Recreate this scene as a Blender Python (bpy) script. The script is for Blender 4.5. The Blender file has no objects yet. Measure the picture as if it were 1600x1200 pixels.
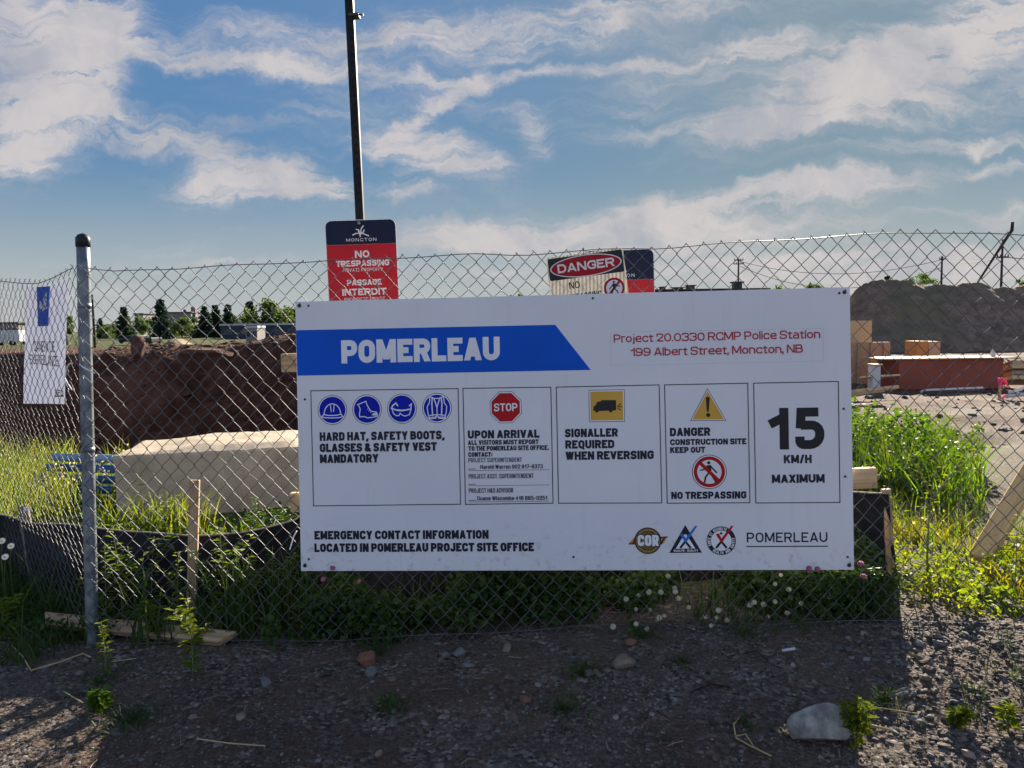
import bpy, math, random
import numpy as np
from mathutils import Vector, Matrix, noise as mnoise
random.seed(7); rng = np.random.default_rng(7)
SC = bpy.context.scene
COL = SC.collection
rad = math.radians
# ------------------------------------------------------------------ camera
F, HY, ROLL, CAMH = 1200.0, 510.0, rad(0.7), 1.5
PITCH = math.atan((600 - HY) / F)
_fw = Vector((0, math.cos(PITCH), -math.sin(PITCH))); _up = Vector((0, math.sin(PITCH), math.cos(PITCH))); _rt = Vector((1, 0, 0))
RT = _rt * math.cos(ROLL) - _up * math.sin(ROLL)
UP = _rt * math.sin(ROLL) + _up * math.cos(ROLL)
EYE = Vector((0, 0, CAMH))
cd = bpy.data.cameras.new('camera'); cam = bpy.data.objects.new('camera', cd); COL.objects.link(cam)
cd.sensor_width = 36; cd.lens = 36 * F / 1600; cd.clip_start = 0.05; cd.clip_end = 9000
cam.matrix_world = Matrix.Translation(EYE) @ Matrix((RT, UP, -_fw)).transposed().to_4x4()
SC.camera = cam
# ------------------------------------------------------------------ light
SUN_EL, SUN_AZ = rad(25), rad(22.5)            # azimuth measured from +Y (view direction) towards +X
sun_dir = Vector((math.sin(SUN_AZ) * math.cos(SUN_EL), math.cos(SUN_AZ) * math.cos(SUN_EL), math.sin(SUN_EL)))
sl = bpy.data.lights.new('sun', 'SUN'); sl.energy = 5.0; sl.angle = rad(0.53); sl.color = (1.0, .88, .72)
so = bpy.data.objects.new('sun', sl); COL.objects.link(so); so.rotation_euler = (-sun_dir).to_track_quat('-Z', 'Y').to_euler()
so.location = (0, 0, 30)
SC.view_settings.view_transform = 'Standard'; SC.view_settings.look = 'None'
SC.view_settings.exposure = 1.72; SC.view_settings.gamma = 1.0; SC.view_settings.use_curve_mapping = False
SC.cycles.max_bounces = 6; SC.cycles.diffuse_bounces = 3; SC.cycles.transparent_max_bounces = 8

def ray(px, py):
    return (_fw * F + RT * (px - 800) + UP * (600 - py))
def at(px, py, Y):
    d = ray(px, py); return EYE + d * (Y / d.y)

# ------------------------------------------------------------------ world: physical sky with wind-drawn cirrus
W = bpy.data.worlds.new("World"); SC.world = W; W.use_nodes = True
def node_kit(nt):
    def N(t, **kw):
        n = nt.nodes.new(t)
        for k, v in kw.items(): setattr(n, k, v)
        return n
    def put(sock, v):
        if isinstance(v, bpy.types.NodeSocket): nt.links.new(v, sock)
        elif v is not None: sock.default_value = v
    def M(op, a, b=None, c=None, clamp=False):
        n = N('ShaderNodeMath', operation=op, use_clamp=clamp)
        for i, v in enumerate((a, b, c)): put(n.inputs[i], v)
        return n.outputs[0]
    def V(op, a, b=None):
        n = N('ShaderNodeVectorMath', operation=op); put(n.inputs[0], a)
        if b is not None: put(n.inputs[3] if op == 'SCALE' else n.inputs[1], b)
        return n.outputs['Value'] if op in ('LENGTH', 'DOT_PRODUCT') else n.outputs[0]
    def noise(vec, scale, detail=4, rough=.55, dist=0.0, color=False):
        n = N('ShaderNodeTexNoise'); put(n.inputs['Vector'], vec)
        n.inputs['Scale'].default_value = scale; n.inputs['Detail'].default_value = detail
        n.inputs['Roughness'].default_value = rough; n.inputs['Distortion'].default_value = dist
        return n.outputs['Color'] if color else n.outputs[0]
    def ramp(f, stops, mode='LINEAR'):
        n = N('ShaderNodeValToRGB'); put(n.inputs[0], f); r = n.color_ramp; r.interpolation = mode
        while len(r.elements) < len(stops): r.elements.new(.5)
        for e, (p, c) in zip(r.elements, stops):
            e.position = p; e.color = (*c, 1) if len(c) == 3 else c
        return n.outputs[0]
    def mrange(v, a, b, c=0., d=1., smooth=True):
        n = N('ShaderNodeMapRange', interpolation_type='SMOOTHSTEP' if smooth else 'LINEAR')
        put(n.inputs[0], v)
        for i, q in enumerate((a, b, c, d)): put(n.inputs[i + 1], q)
        return n.outputs[0]
    def mix(f, a, b, mode='MIX'):
        n = N('ShaderNodeMix', data_type='RGBA', blend_type=mode); put(n.inputs[0], f)
        put(n.inputs[6], a if not isinstance(a, tuple) else (*a, 1)); put(n.inputs[7], b if not isinstance(b, tuple) else (*b, 1))
        return n.outputs[2]
    def mapping(vec, loc=(0, 0, 0), rot=(0, 0, 0), sc=(1, 1, 1), kind='POINT'):
        n = N('ShaderNodeMapping', vector_type=kind); put(n.inputs[0], vec)
        n.inputs[1].default_value = loc; n.inputs[2].default_value = rot; n.inputs[3].default_value = sc
        return n.outputs[0]
    class K: pass
    k = K(); k.N, k.put, k.M, k.V, k.noise, k.ramp, k.mrange, k.mix, k.mapping, k.nt = N, put, M, V, noise, ramp, mrange, mix, mapping, nt
    return k

SKY_STRENGTH = 0.06
SKY_SOFT = .54   # evens out the glare round the sun, as thin high haze does
def build_world():
    nt = W.node_tree; nt.nodes.clear(); k = node_kit(nt)
    sky = k.N('ShaderNodeTexSky', sky_type='NISHITA', sun_disc=False, sun_elevation=SUN_EL, sun_rotation=SUN_AZ, altitude=0, air_density=1.0, dust_density=0.6, ozone_density=1.5)
    tc = k.N('ShaderNodeTexCoord').outputs['Generated']
    sx = k.N('ShaderNodeSeparateXYZ'); k.put(sx.inputs[0], tc)
    dy = k.M('MAXIMUM', k.M('ABSOLUTE', sx.outputs[1]), 0.06)
    cv = k.N('ShaderNodeCombineXYZ'); k.put(cv.inputs[0], k.M('DIVIDE', sx.outputs[0], dy)); k.put(cv.inputs[1], k.M('DIVIDE', sx.outputs[2], dy))
    k.put(cv.inputs[2], k.M('SIGN', sx.outputs[1]))
    uv = cv.outputs[0]
    w1 = k.V('SCALE', k.V('SUBTRACT', k.noise(uv, 5, 6, .6, color=True), (.5, .5, .5)), .12)
    w2 = k.V('SCALE', k.V('SUBTRACT', k.noise(uv, 19, 5, .62, color=True), (.5, .5, .5)), .035)
    wuv = k.V('ADD', k.V('ADD', uv, w1), w2)
    wuv = k.V('MULTIPLY', wuv, (1, 1, 0))
    # each cloud by the direction it lies in: azimuth tangent, elevation tangent, half length, half width, slope, weight
    C = [(60, 80, 185, 130, 62, 1.0), (40, 205, 95, 55, 60, .8), (140, 90, 110, 50, 75, .8),
         (270, 222, 220, 28, -13, 1.1), (400, 285, 125, 36, 8, .95), (330, 185, 170, 16, -3, .4),
         (520, 290, 45, 18, 10, .7), (690, 232, 135, 36, -14, 1.0), (640, 285, 70, 14, -8, .65),
         (690, 152, 110, 11, 30, .65), (845, 205, 30, 40, 20, .5), (900, 110, 260, 11, 3, .6), (480, 110, 240, 12, -2, .5),
         (650, 40, 480, 36, 2, .42), (760, 155, 120, 10, -8, .4), (980, 205, 190, 14, 6, .5),
         (1350, 135, 290, 50, 17, 1.1), (1290, 192, 220, 22, 5, .7), (1130, 105, 200, 46, 8, .62), (1520, 50, 190, 50, 20, 1.0), (1080, 10, 260, 22, 4, .55),
         (1450, 235, 320, 12, 4, .42), (1560, 262, 95, 12, 6, .75), (1540, 220, 45, 7, 12, .6), (1600, 150, 150, 30, 8, .5),
         (1010, 345, 430, 36, 5, 1.05), (760, 365, 200, 22, 3, .8), (1250, 305, 230, 24, 7, .9), (1330, 345, 260, 14, 3, .6),
         (1330, 398, 420, 13, 2, 1.0), (1200, 432, 420, 14, 1, 1.0), (1500, 415, 220, 11, 3, .9), (900, 420, 300, 10, 1, .7), (1450, 445, 260, 9, 1, .9), (420, 100, 330, 20, -4, .45), (820, 60, 400, 34, 3, .55), (330, 408, 260, 9, 1, .4), (1150, 380, 340, 14, 3, .6), (1590, 330, 60, 20, 6, .8)]
    tot = None
    for (px, py, a, b, ang, wt) in C:
        d = ray(px, py); u, v = d.x / d.y, d.z / d.y
        m = k.mapping(wuv, (u, v, 0), (0, 0, rad(ang)), (a / F * 1.25, b / F * 1.35, 1), 'TEXTURE')
        f = k.mrange(k.V('LENGTH', m), .1, 1.15, wt, 0.)
        tot = f if tot is None else k.M('ADD', tot, f)
    front = k.mrange(sx.outputs[1], 0.05, .3)
    # elsewhere in the sky: loose cirrus, thickened out of view to light the board
    dz = k.M('ADD', k.M('ABSOLUTE', sx.outputs[2]), .12)
    c2 = k.N('ShaderNodeCombineXYZ'); k.put(c2.inputs[0], k.M('DIVIDE', sx.outputs[0], dz)); k.put(c2.inputs[1], k.M('DIVIDE', sx.outputs[1], dz))
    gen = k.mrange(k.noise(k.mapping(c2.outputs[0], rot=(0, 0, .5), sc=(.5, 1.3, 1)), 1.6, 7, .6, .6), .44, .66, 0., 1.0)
    gen = k.M('ADD', gen, k.mrange(sx.outputs[2], .25, .75, .9, 0.))   # unseen low cloud bank added behind the viewer to light the board
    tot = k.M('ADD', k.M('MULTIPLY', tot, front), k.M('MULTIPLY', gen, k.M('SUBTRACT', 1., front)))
    fil = k.noise(k.mapping(wuv, rot=(0, 0, rad(-9)), sc=(.8, 4.2, 1)), 6.5, 8, .60, .25)
    fil2 = k.noise(k.mapping(wuv, rot=(0, 0, rad(-15)), sc=(1.1, 8.0, 1)), 11, 7, .66, .15)
    puff = k.noise(wuv, 22, 7, .62, .2)
    tex = k.M('ADD', k.M('ADD', k.M('MULTIPLY', fil, .50), k.M('MULTIPLY', fil2, .34)), k.M('MULTIPLY', puff, .16))
    veil = k.noise(k.mapping(wuv, rot=(0, 0, rad(-7)), sc=(.55, 3.2, 1)), 3.2, 7, .6, .3)
    tot = k.M('ADD', tot, k.mrange(veil, .38, .72, 0., .62))
    dens = k.M('MULTIPLY', tot, k.mrange(tex, .36, .62, .10, 1.18, False))
    dens = k.M('MULTIPLY', k.mrange(dens, .05, .95, 0., 1., True), .86, clamp=True)
    shade = k.mrange(k.noise(wuv, 6.5, 5, .6), .35, .7)
    ccol = k.mix(front, k.mix(shade, (3.7, 4.3, 5.5), (2.8, 3.3, 4.5)), k.mix(shade, (3.55, 3.25, 3.15), (2.2, 2.25, 2.5)))  # clouds behind the viewer coloured brighter, as added light on the board front
    sx_early = sx.outputs[2]
    lum = k.V('DOT_PRODUCT', sky.outputs[0], (.25, .5, .25))
    base = k.V('MULTIPLY', k.V('SCALE', sky.outputs[0], k.M('DIVIDE', 1., k.M('ADD', 1., k.M('MULTIPLY', lum, SKY_SOFT)))), (.66, 1.0, 1.30))
    base = k.mix(k.mrange(sx_early, .0, .22, .75, 0.), base, (2.85, 2.92, 3.0))
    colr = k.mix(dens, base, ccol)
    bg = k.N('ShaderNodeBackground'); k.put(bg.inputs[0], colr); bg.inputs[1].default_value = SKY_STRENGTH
    out = k.N('ShaderNodeOutputWorld'); nt.links.new(bg.outputs[0], out.inputs[0])
build_world()

# ------------------------------------------------------------------ materials
MATS = {}
def mat(name, col, rough=.7, var=.12, scale=8., bump=0., bscale=60., metal=0., spec=.3, trans=0., col2=None, attr=None, detail=5, tcol=(1.45, 1.35, .45)):
    """procedural material: base colour with noise between col and col2, optional bump and translucency"""
    if name in MATS: return MATS[name]
    m = bpy.data.materials.new(name); m.use_nodes = True; nt = m.node_tree; nt.nodes.clear(); k = node_kit(nt)
    tc = k.N('ShaderNodeTexCoord').outputs['Object']
    if col2 is None: col2 = tuple(min(1, c * (1 + 2 * var)) for c in col); col = tuple(c * (1 - var) for c in col)
    c = k.mix(k.mrange(k.noise(tc, scale, detail, .6), .3, .7), col, col2)
    if attr:
        a = k.N('ShaderNodeAttribute', attribute_name=attr)
        c = k.mix(1.0, c, a.outputs['Color'], 'MULTIPLY')
    p = k.N('ShaderNodeBsdfPrincipled'); k.put(p.inputs['Base Color'], c); p.inputs['Roughness'].default_value = rough
    p.inputs['Metallic'].default_value = metal; p.inputs['Specular IOR Level'].default_value = spec
    if bump:
        b = k.N('ShaderNodeBump'); b.inputs['Strength'].default_value = bump; b.inputs['Distance'].default_value = .01
        k.put(b.inputs['Height'], k.noise(tc, bscale, 6, .65)); k.put(p.inputs['Normal'], b.outputs[0])
    sh = p.outputs[0]
    if trans:
        t = k.N('ShaderNodeBsdfTranslucent'); k.put(t.inputs[0], k.mix(1.0, c, tcol, 'MULTIPLY'))
        ms = k.N('ShaderNodeMixShader'); ms.inputs[0].default_value = trans; nt.links.new(sh, ms.inputs[1]); nt.links.new(t.outputs[0], ms.inputs[2]); sh = ms.outputs[0]
    o = k.N('ShaderNodeOutputMaterial'); nt.links.new(sh, o.inputs[0])
    MATS[name] = m; return m

# ------------------------------------------------------------------ object helpers
def tag(o, label=None, cat=None, group=None, kind=None):
    if label: o['label'] = label
    if cat: o['category'] = cat
    if group: o['group'] = group
    if kind: o['kind'] = kind
    return o
def thing(name, label, cat, loc=(0, 0, 0), group=None):
    o = bpy.data.objects.new(name, None); COL.objects.link(o); o.location = loc; o.empty_display_size = .1
    return tag(o, label, cat, group)
def root_of(o):
    while o.parent: o = o.parent
    return o
def mesh_np(name, verts, faces, m, parent=None, smooth=False, colors=None, org=None):
    """verts (n,3); faces list of tuples or (n,k) array; world coordinates, stored relative to the parent's base"""
    me = bpy.data.meshes.new(name)
    verts = np.asarray(verts, dtype=np.float32).reshape(-1, 3)
    if org is None: org = root_of(parent).location if parent else Vector((0, 0, 0))
    verts = verts - np.array(org, dtype=np.float32)
    if isinstance(faces, np.ndarray):
        nf, kk = faces.shape; li = faces.astype(np.int32).ravel(); ls = np.arange(0, nf * kk, kk, dtype=np.int32); lt = np.full(nf, kk, np.int32)
    else:
        lt = np.array([len(f) for f in faces], np.int32); li = np.array([i for f in faces for i in f], np.int32)
        ls = np.concatenate(([0], np.cumsum(lt)[:-1])).astype(np.int32)
    me.vertices.add(len(verts)); me.vertices.foreach_set('co', verts.ravel())
    me.loops.add(len(li)); me.loops.foreach_set('vertex_index', li)
    me.polygons.add(len(ls)); me.polygons.foreach_set('loop_start', ls); me.polygons.foreach_set('loop_total', lt)
    me.update(calc_edges=True); me.validate()
    me.polygons.foreach_set('use_smooth', np.full(len(me.polygons), bool(smooth)))
    if colors is not None:
        a = me.color_attributes.new('tint', 'FLOAT_COLOR', 'POINT')
        c = np.ones((len(verts), 4), np.float32); c[:, :3] = colors; a.data.foreach_set('color', c.ravel())
    me.materials.append(m)
    o = bpy.data.objects.new(name, me); COL.objects.link(o)
    if parent: o.parent = parent
    elif org is not None: o.location = org
    return o

class MB:
    def __init__(s): s.v = []; s.f = []
    def add(s, vs, fs):
        n = len(s.v); s.v += [tuple(p) for p in vs]; s.f += [tuple(i + n for i in f) for f in fs]; return s
    def box(s, c, size, M=None, taper=1.0):
        x, y, z = (q / 2 for q in size); P = []
        for dz in (-1, 1):
            t = taper if dz > 0 else 1
            for dx, dy in ((-1, -1), (1, -1), (1, 1), (-1, 1)):
                p = Vector((dx * x * t, dy * y * t, dz * z))
                if M is not None: p = M @ p
                P.append(Vector(c) + p)
        return s.add(P, [(3, 2, 1, 0), (4, 5, 6, 7), (0, 1, 5, 4), (1, 2, 6, 5), (2, 3, 7, 6), (3, 0, 4, 7)])
    def bevbox(s, c, size, M=None, b=.004):
        """box with chamfered edges (24 verts)"""
        h = [q / 2 for q in size]; b = min(b, min(h) * .45); P = []; idx = {}
        for sx in (-1, 1):
            for sy in (-1, 1):
                for sz in (-1, 1):
                    for ax in range(3):
                        q = [sx * (h[0] - b), sy * (h[1] - b), sz * (h[2] - b)]; q[ax] = (sx, sy, sz)[ax] * h[ax]
                        p = Vector(q)
                        if M is not None: p = M @ p
                        idx[(sx, sy, sz, ax)] = len(P); P.append(Vector(c) + p)
        I = lambda sx, sy, sz, a: idx[(sx, sy, sz, a)]
        fs = []
        for sg in (-1, 1):
            for ax in range(3):
                o = [(-1, -1), (1, -1), (1, 1), (-1, 1)]
                q = []
                for (p1, p2) in o:
                    t = [0, 0, 0]; t[ax] = sg; t[(ax + 1) % 3] = p1; t[(ax + 2) % 3] = p2; q.append(I(*t, ax))
                fs.append(tuple(q if sg > 0 else q[::-1]))
        for ax in range(3):
            a1, a2 = (ax + 1) % 3, (ax + 2) % 3
            for s1 in (-1, 1):
                for s2 in (-1, 1):
                    q = []
                    for (t0, fa) in ((-1, a1), (1, a1), (1, a2), (-1, a2)):
                        t = [0, 0, 0]; t[ax] = t0; t[a1] = s1; t[a2] = s2; q.append(I(*t, fa))
                    fs.append(tuple(q if s1 * s2 > 0 else q[::-1]))
        for sx in (-1, 1):
            for sy in (-1, 1):
                for sz in (-1, 1):
                    q = [I(sx, sy, sz, a) for a in range(3)]; fs.append(tuple(q if sx * sy * sz > 0 else q[::-1]))
        return s.add(P, fs)
    def tube(s, pts, r, n=6, cap=True):
        pts = [Vector(p) for p in pts]; rs = r if isinstance(r, (list, tuple)) else [r] * len(pts)
        base = len(s.v); prev = None
        for i, p in enumerate(pts):
            t = (pts[min(i + 1, len(pts) - 1)] - pts[max(i - 1, 0)]).normalized()
            if prev is None:
                a = Vector((1, 0, 0)) if abs(t.x) < .8 else Vector((0, 1, 0)); u = t.cross(a).normalized()
            else: u = (prev - t * prev.dot(t)).normalized()
            prev = u; w = t.cross(u)
            for j in range(n):
                q = 2 * math.pi * j / n; s.v.append(tuple(p + (u * math.cos(q) + w * math.sin(q)) * rs[i]))
        for i in range(len(pts) - 1):
            for j in range(n):
                a = base + i * n + j; b = base + i * n + (j + 1) % n; s.f.append((a, b, b + n, a + n))
        if cap:
            s.f.append(tuple(base + j for j in range(n))[::-1]); e = base + (len(pts) - 1) * n; s.f.append(tuple(e + j for j in range(n)))
        return s
    def build(s, name, m, parent=None, smooth=False, org=None):
        return mesh_np(name, np.array(s.v), s.f, m, parent, smooth, org=org)

def copy_tree(o, parent=None, done=None):
    c = o.copy(); COL.objects.link(c); c.parent = parent
    for ch in list(o.children): copy_tree(ch, c)
    return c
# ------------------------------------------------------------------ terrain
def sstep(a, b, x):
    t = np.clip((x - a) / (b - a), 0, 1); return t * t * (3 - 2 * t)
_perm = rng.permutation(256); _val = rng.random(256) * 2 - 1
def vnoise(x, y):
    xi = np.floor(x).astype(int); yi = np.floor(y).astype(int); fx = x - xi; fy = y - yi
    fx = fx * fx * (3 - 2 * fx); fy = fy * fy * (3 - 2 * fy)
    g = lambda a, b: _val[_perm[(_perm[a & 255] + b) & 255]]
    return (g(xi, yi) * (1 - fx) + g(xi + 1, yi) * fx) * (1 - fy) + (g(xi, yi + 1) * (1 - fx) + g(xi + 1, yi + 1) * fx) * fy
def fbm(x, y, s, o=4, p=.5):
    r = 0; a = 1; n = 0
    for i in range(o): r = r + a * vnoise(x * s + 17 * i, y * s - 31 * i); n += a; a *= p; s *= 2.03
    return r / n
def terrain(x, y):
    x = np.asarray(x, float); y = np.asarray(y, float)
    z = np.interp(x, [-3.4, -2, -.6, .3, 1.6, 4], [0., .02, .08, .15, .19, .19]) * sstep(1.8, 3.4, y) + .022 * fbm(x, y, 1.1, 3) + .012 * fbm(x + 9, y, 5, 3)
    z = z + .10 * sstep(3.6, 5.0, y) * (1 - sstep(7, 9, y)) * (1 - sstep(.5, 3, x))
    z = z - .19 * sstep(7, 11, y) * sstep(3, 5, x)
    edge = x - 3.0 - .8 * fbm(x * 0, y, .25, 2)
    left = 1 - sstep(0, 3.0, edge)
    wob = .7 * fbm(x, y * .3, .35, 3) + .25 * fbm(x, y * .5, 1.6, 3)
    pit = sstep(8.2, 9.6, y + wob * .4) * left
    z = z - 3.0 * pit
    bank = sstep(21.6, 25.4, y + wob * 1.5) * left
    z = z + bank * (3.93 + .3 * sstep(-10, -7.3, x) + .12 * fbm(x, y, .22, 3) + .13 * fbm(x, y, .9, 4))
    z = z - left * bank * .55 * sstep(27, 42, y)
    rough = sstep(9, 11, y) * (1 - sstep(60, 110, y))
    z = z + rough * (.10 * fbm(x, y, .55, 4) + .05 * fbm(x, y, 2.2, 3))
    face = bank * (1 - bank) * 4
    z = z + face * (.40 * fbm(x, y * 1.5, 1.1, 5, .6) - .30 * np.abs(fbm(x, y * .25, .9, 4)))
    return z
def T(x, y): return float(terrain(np.array([x]), np.array([y]))[0])

def axis(core0, core1, step, far, g=1.06, mx=None):
    a = list(np.arange(core0, core1, step)); s = step; p = a[-1]
    while p < far:
        s = s * g
        if mx and p < mx[0]: s = min(s, mx[1])
        p += s; a.append(p)
    return a
xr = axis(0, 4.2, .035, 3500, 1.06, (34, .3)); xs = np.array([-v for v in xr[:0:-1]] + xr)
ys = np.array(axis(1.9, 5.2, .035, 4000, 1.06, (30, .17))); ys = np.concatenate([np.array([-3000, -300, -60, -20, -8, -3, -.5, .4, 1.0, 1.4, 1.7]), ys])
XX, YY = np.meshgrid(xs, ys); ZZ = terrain(XX, YY)
nx, ny = len(xs), len(ys)
idx = np.arange(nx * ny).reshape(ny, nx)
gf = np.stack([idx[:-1, :-1], idx[:-1, 1:], idx[1:, 1:], idx[1:, :-1]], -1).reshape(-1, 4)
# what covers the ground: red = gravel, green = bare soil, blue = grass turf
n1 = fbm(XX, YY, .8, 4); leftm = 1 - sstep(3, 6, XX)
grassm = sstep(3.5, 3.9, YY + .3 * n1) * (1 - sstep(7.6, 8.8, YY + n1)) * np.clip(1 - .8 * sstep(1.6, 2.4, XX), 0, 1)
far_grass = sstep(26.5, 34, YY + 3 * n1) * leftm
far_grass = np.maximum(far_grass, sstep(60, 90, YY))
soil = sstep(8, 9.5, YY) * leftm * (1 - sstep(27, 34, YY + 3 * n1)) + .35 * sstep(.15, .6, n1) * (YY < 8) + .55 * sstep(9, 12, YY) * (1 - leftm) * (1 - sstep(60, 90, YY)) * sstep(-.4, .3, n1)
cov = np.stack([np.ones_like(XX), np.clip(soil, 0, 1), np.clip(np.maximum(grassm, far_grass), 0, 1)], -1).reshape(-1, 3)
def ground_mat():
    m = bpy.data.materials.new('ground_cover_mix'); m.use_nodes = True; nt = m.node_tree; nt.nodes.clear(); k = node_kit(nt)
    P = k.N('ShaderNodeNewGeometry').outputs['Position']
    a = k.N('ShaderNodeSeparateColor'); k.put(a.inputs[0], k.N('ShaderNodeAttribute', attribute_name='tint').outputs['Color'])
    vor = k.N('ShaderNodeTexVoronoi'); k.put(vor.inputs[0], P); vor.inputs['Scale'].default_value = 62
    vc = k.N('ShaderNodeSeparateColor'); k.put(vc.inputs[0], vor.outputs['Color'])
    big = k.noise(P, 1.7, 6, .62)
    peb = k.ramp(vc.outputs[0], [(0, (.03, .027, .025)), (.45, (.098, .081, .069)), (.8, (.18, .15, .128)), (1, (.32, .29, .27))])
    fine = k.ramp(k.noise(P, 95, 4, .7), [(.3, (.038, .030, .025)), (.62, (.14, .108, .084))])
    grav = k.mix(k.mrange(k.noise(P, 7, 5, .65), .38, .62), fine, peb)
    grav = k.mix(k.mrange(big, .42, .66), grav, k.mix(.5, grav, (.13, .088, .062)))
    soilc = k.ramp(k.noise(P, 2.6, 8, .68), [(.28, (.034, .014, .009)), (.5, (.085, .036, .023)), (.72, (.17, .08, .05))])
    soilc = k.mix(k.mrange(k.noise(P, .35, 3, .6), .5, .7, 0, .55), soilc, (.20, .10, .062))
    turf = k.ramp(k.noise(P, 14, 6, .7), [(.3, (.022, .03, .010)), (.55, (.06, .075, .02)), (.75, (.13, .13, .045))])
    c = k.mix(a.outputs[1], grav, soilc); c = k.mix(a.outputs[2], c, turf)
    p = k.N('ShaderNodeBsdfPrincipled'); k.put(p.inputs['Base Color'], c); p.inputs['Roughness'].default_value = .92; p.inputs['Specular IOR Level'].default_value = .15
    b = k.N('ShaderNodeBump'); b.inputs['Strength'].default_value = .9; b.inputs['Distance'].default_value = .012
    h = k.M('ADD', k.M('MULTIPLY', vor.outputs['Distance'], -.8), k.M('MULTIPLY', k.noise(P, 40, 6, .7), 1.2))
    k.put(b.inputs['Height'], h)
    b2 = k.N('ShaderNodeBump'); b2.inputs['Strength'].default_value = .8; b2.inputs['Distance'].default_value = .25
    k.put(b2.inputs['Height'], k.M('MULTIPLY', k.noise(P, 2.4, 8, .7), a.outputs[1])); k.put(b2.inputs['Normal'], b.outputs[0])
    k.put(p.inputs['Normal'], b2.outputs[0])
    o = k.N('ShaderNodeOutputMaterial'); nt.links.new(p.outputs[0], o.inputs[0]); return m
GMAT = ground_mat()
g = mesh_np('ground', np.stack([XX, YY, ZZ], -1), gf, GMAT, smooth=True, colors=cov); tag(g, kind='structure')

# ------------------------------------------------------------------ sign board frame
BM = Matrix.Translation((0.24618952, 3.36734536, 1.02821739)) @ (Matrix.Rotation(-0.06767104, 4, 'Z') @ Matrix.Rotation(-0.06540461, 4, 'X') @ Matrix.Rotation(-0.01159438, 4, 'Y'))
BI = BM.inverted()
def B(u, v, d=0.): return BM @ Vector((u - 1.22, -d, .61 - v))
def buv(px, py, d=0.):
    o = BI @ EYE; r = (BI.to_3x3() @ ray(px, py)); t = (-d - o.y) / r.y; p = o + r * t
    return p.x + 1.22, .61 - p.z
# fence frame: same plane family, upright axis not rolled
FM = Matrix.Translation((0.24618952, 3.36734536, 1.02821739)) @ (Matrix.Rotation(-0.06767104, 4, 'Z') @ Matrix.Rotation(-0.06540461, 4, 'X')) @ Matrix.Translation((0, .028, 0))
FI = FM.inverted()
def fxz(px, py, M=None, I=None):
    I = I or FI; o = I @ EYE; r = I.to_3x3() @ ray(px, py); t = -o.y / r.y; p = o + r * t
    return p.x, p.z
# ------------------------------------------------------------------ chain link fence
galv = mat('galvanised_wire', (.10, .10, .105), .45, .25, 30, metal=.35, spec=.5)
def chain_link(Mx, x0, x1, top, bot, rows, a=.0375, r=.0017, seed=1):
    """woven diamond mesh: neighbouring zigzag wires hook round each other; top(x), bot(x) in the plane of Mx"""
    R = np.random.default_rng(seed); V = []; Fc = []; n = 5; base = 0
    cnt = int(round((x1 - x0) / a))
    for i in range(cnt):
        xl = x0 + i * a; pts = []
        for j in range(rows + 1):
            par = (i + j) & 1
            xn = xl + (a * 1.06 if par else -a * .06)
            t = j / rows
            zb, zt = bot(xl + a * .5), top(xl + a * .5)
            z = zb + (zt - zb) * t + .004 * math.sin(xl * 9 + j * .5) + R.normal(0, .0018)
            if j == rows and not par: z -= (zt - zb) / rows * .0
            xn += .006 * math.sin(z * 5 + xl * 3) + R.normal(0, .0016)
            depth = .0035 * (1 if par else -1) + .012 * math.sin(xl * 1.7 + z * 2.2) + R.normal(0, .001)
            pts.append((xn, depth, z))
        P = np.array(pts)
        # knuckle: three close points at each turn so the wire bends round
        Q = []
        for j in range(len(P)):
            if 0 < j < len(P) - 1:
                dn = (P[j - 1] - P[j]); up = (P[j + 1] - P[j])
                Q += [P[j] + dn * .13 - [0, .002 * (1 if (i + j) & 1 else -1), 0], P[j] + [0, 0, 0], P[j] + up * .13 + [0, .002 * (1 if (i + j) & 1 else -1), 0]]
            else: Q.append(P[j])
        Q = np.array(Q); m = len(Q)
        tg = np.gradient(Q, axis=0); tg /= np.linalg.norm(tg, axis=1)[:, None]
        u = np.cross(tg, [0, 1, 0]); u /= np.linalg.norm(u, axis=1)[:, None]; w = np.cross(tg, u)
        an = np.arange(n) * 2 * math.pi / n
        ring = Q[:, None, :] + r * (u[:, None, :] * np.cos(an)[None, :, None] + w[:, None, :] * np.sin(an)[None, :, None])
        V.append(ring.reshape(-1, 3))
        q = base + (np.arange(m - 1)[:, None] * n + np.arange(n)[None]); q2 = base + (np.arange(m - 1)[:, None] * n + (np.arange(n)[None] + 1) % n)
        Fc.append(np.stack([q, q2, q2 + n, q + n], -1).reshape(-1, 4)); base += m * n
    V = np.concatenate(V); A = np.array(Mx)
    V = V @ A[:3, :3].T + A[:3, 3]
    return V, np.concatenate(Fc)
def profile(pts, Mx=None, I=None):
    P = sorted(fxz(x, y, Mx, I) for x, y in pts); X = [p[0] for p in P]; Z = [p[1] for p in P]
    return lambda q: float(np.interp(q, X, Z)), X, Z
top_f, TX, TZ = profile([(125, 418), (150, 422.5), (180, 425), (225, 421), (300, 419.5), (348, 416.5), (400, 413), (444, 410.5), (505, 409), (617, 403), (735, 398), (811, 399), (852, 396), (976, 389), (1030, 388), (1105, 383), (1180, 378), (1236, 373.5), (1330, 369), (1407, 364), (1462, 363), (1520, 365), (1600, 369), (1700, 372)])
bot_f, _, _ = profile([(125, 1016), (250, 1012), (365, 1012), (560, 1008), (700, 1002), (900, 988), (1100, 988), (1250, 985), (1400, 978), (1600, 985), (1700, 990)])
fx0 = fxz(131, 700)[0]; fx1 = fxz(1690, 700)[0]
fence = thing('chain_link_fence', 'long galvanised chain link fence run facing the viewer and carrying the big white site board', 'fence', FM @ Vector((0, 0, -1.0)))
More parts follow.
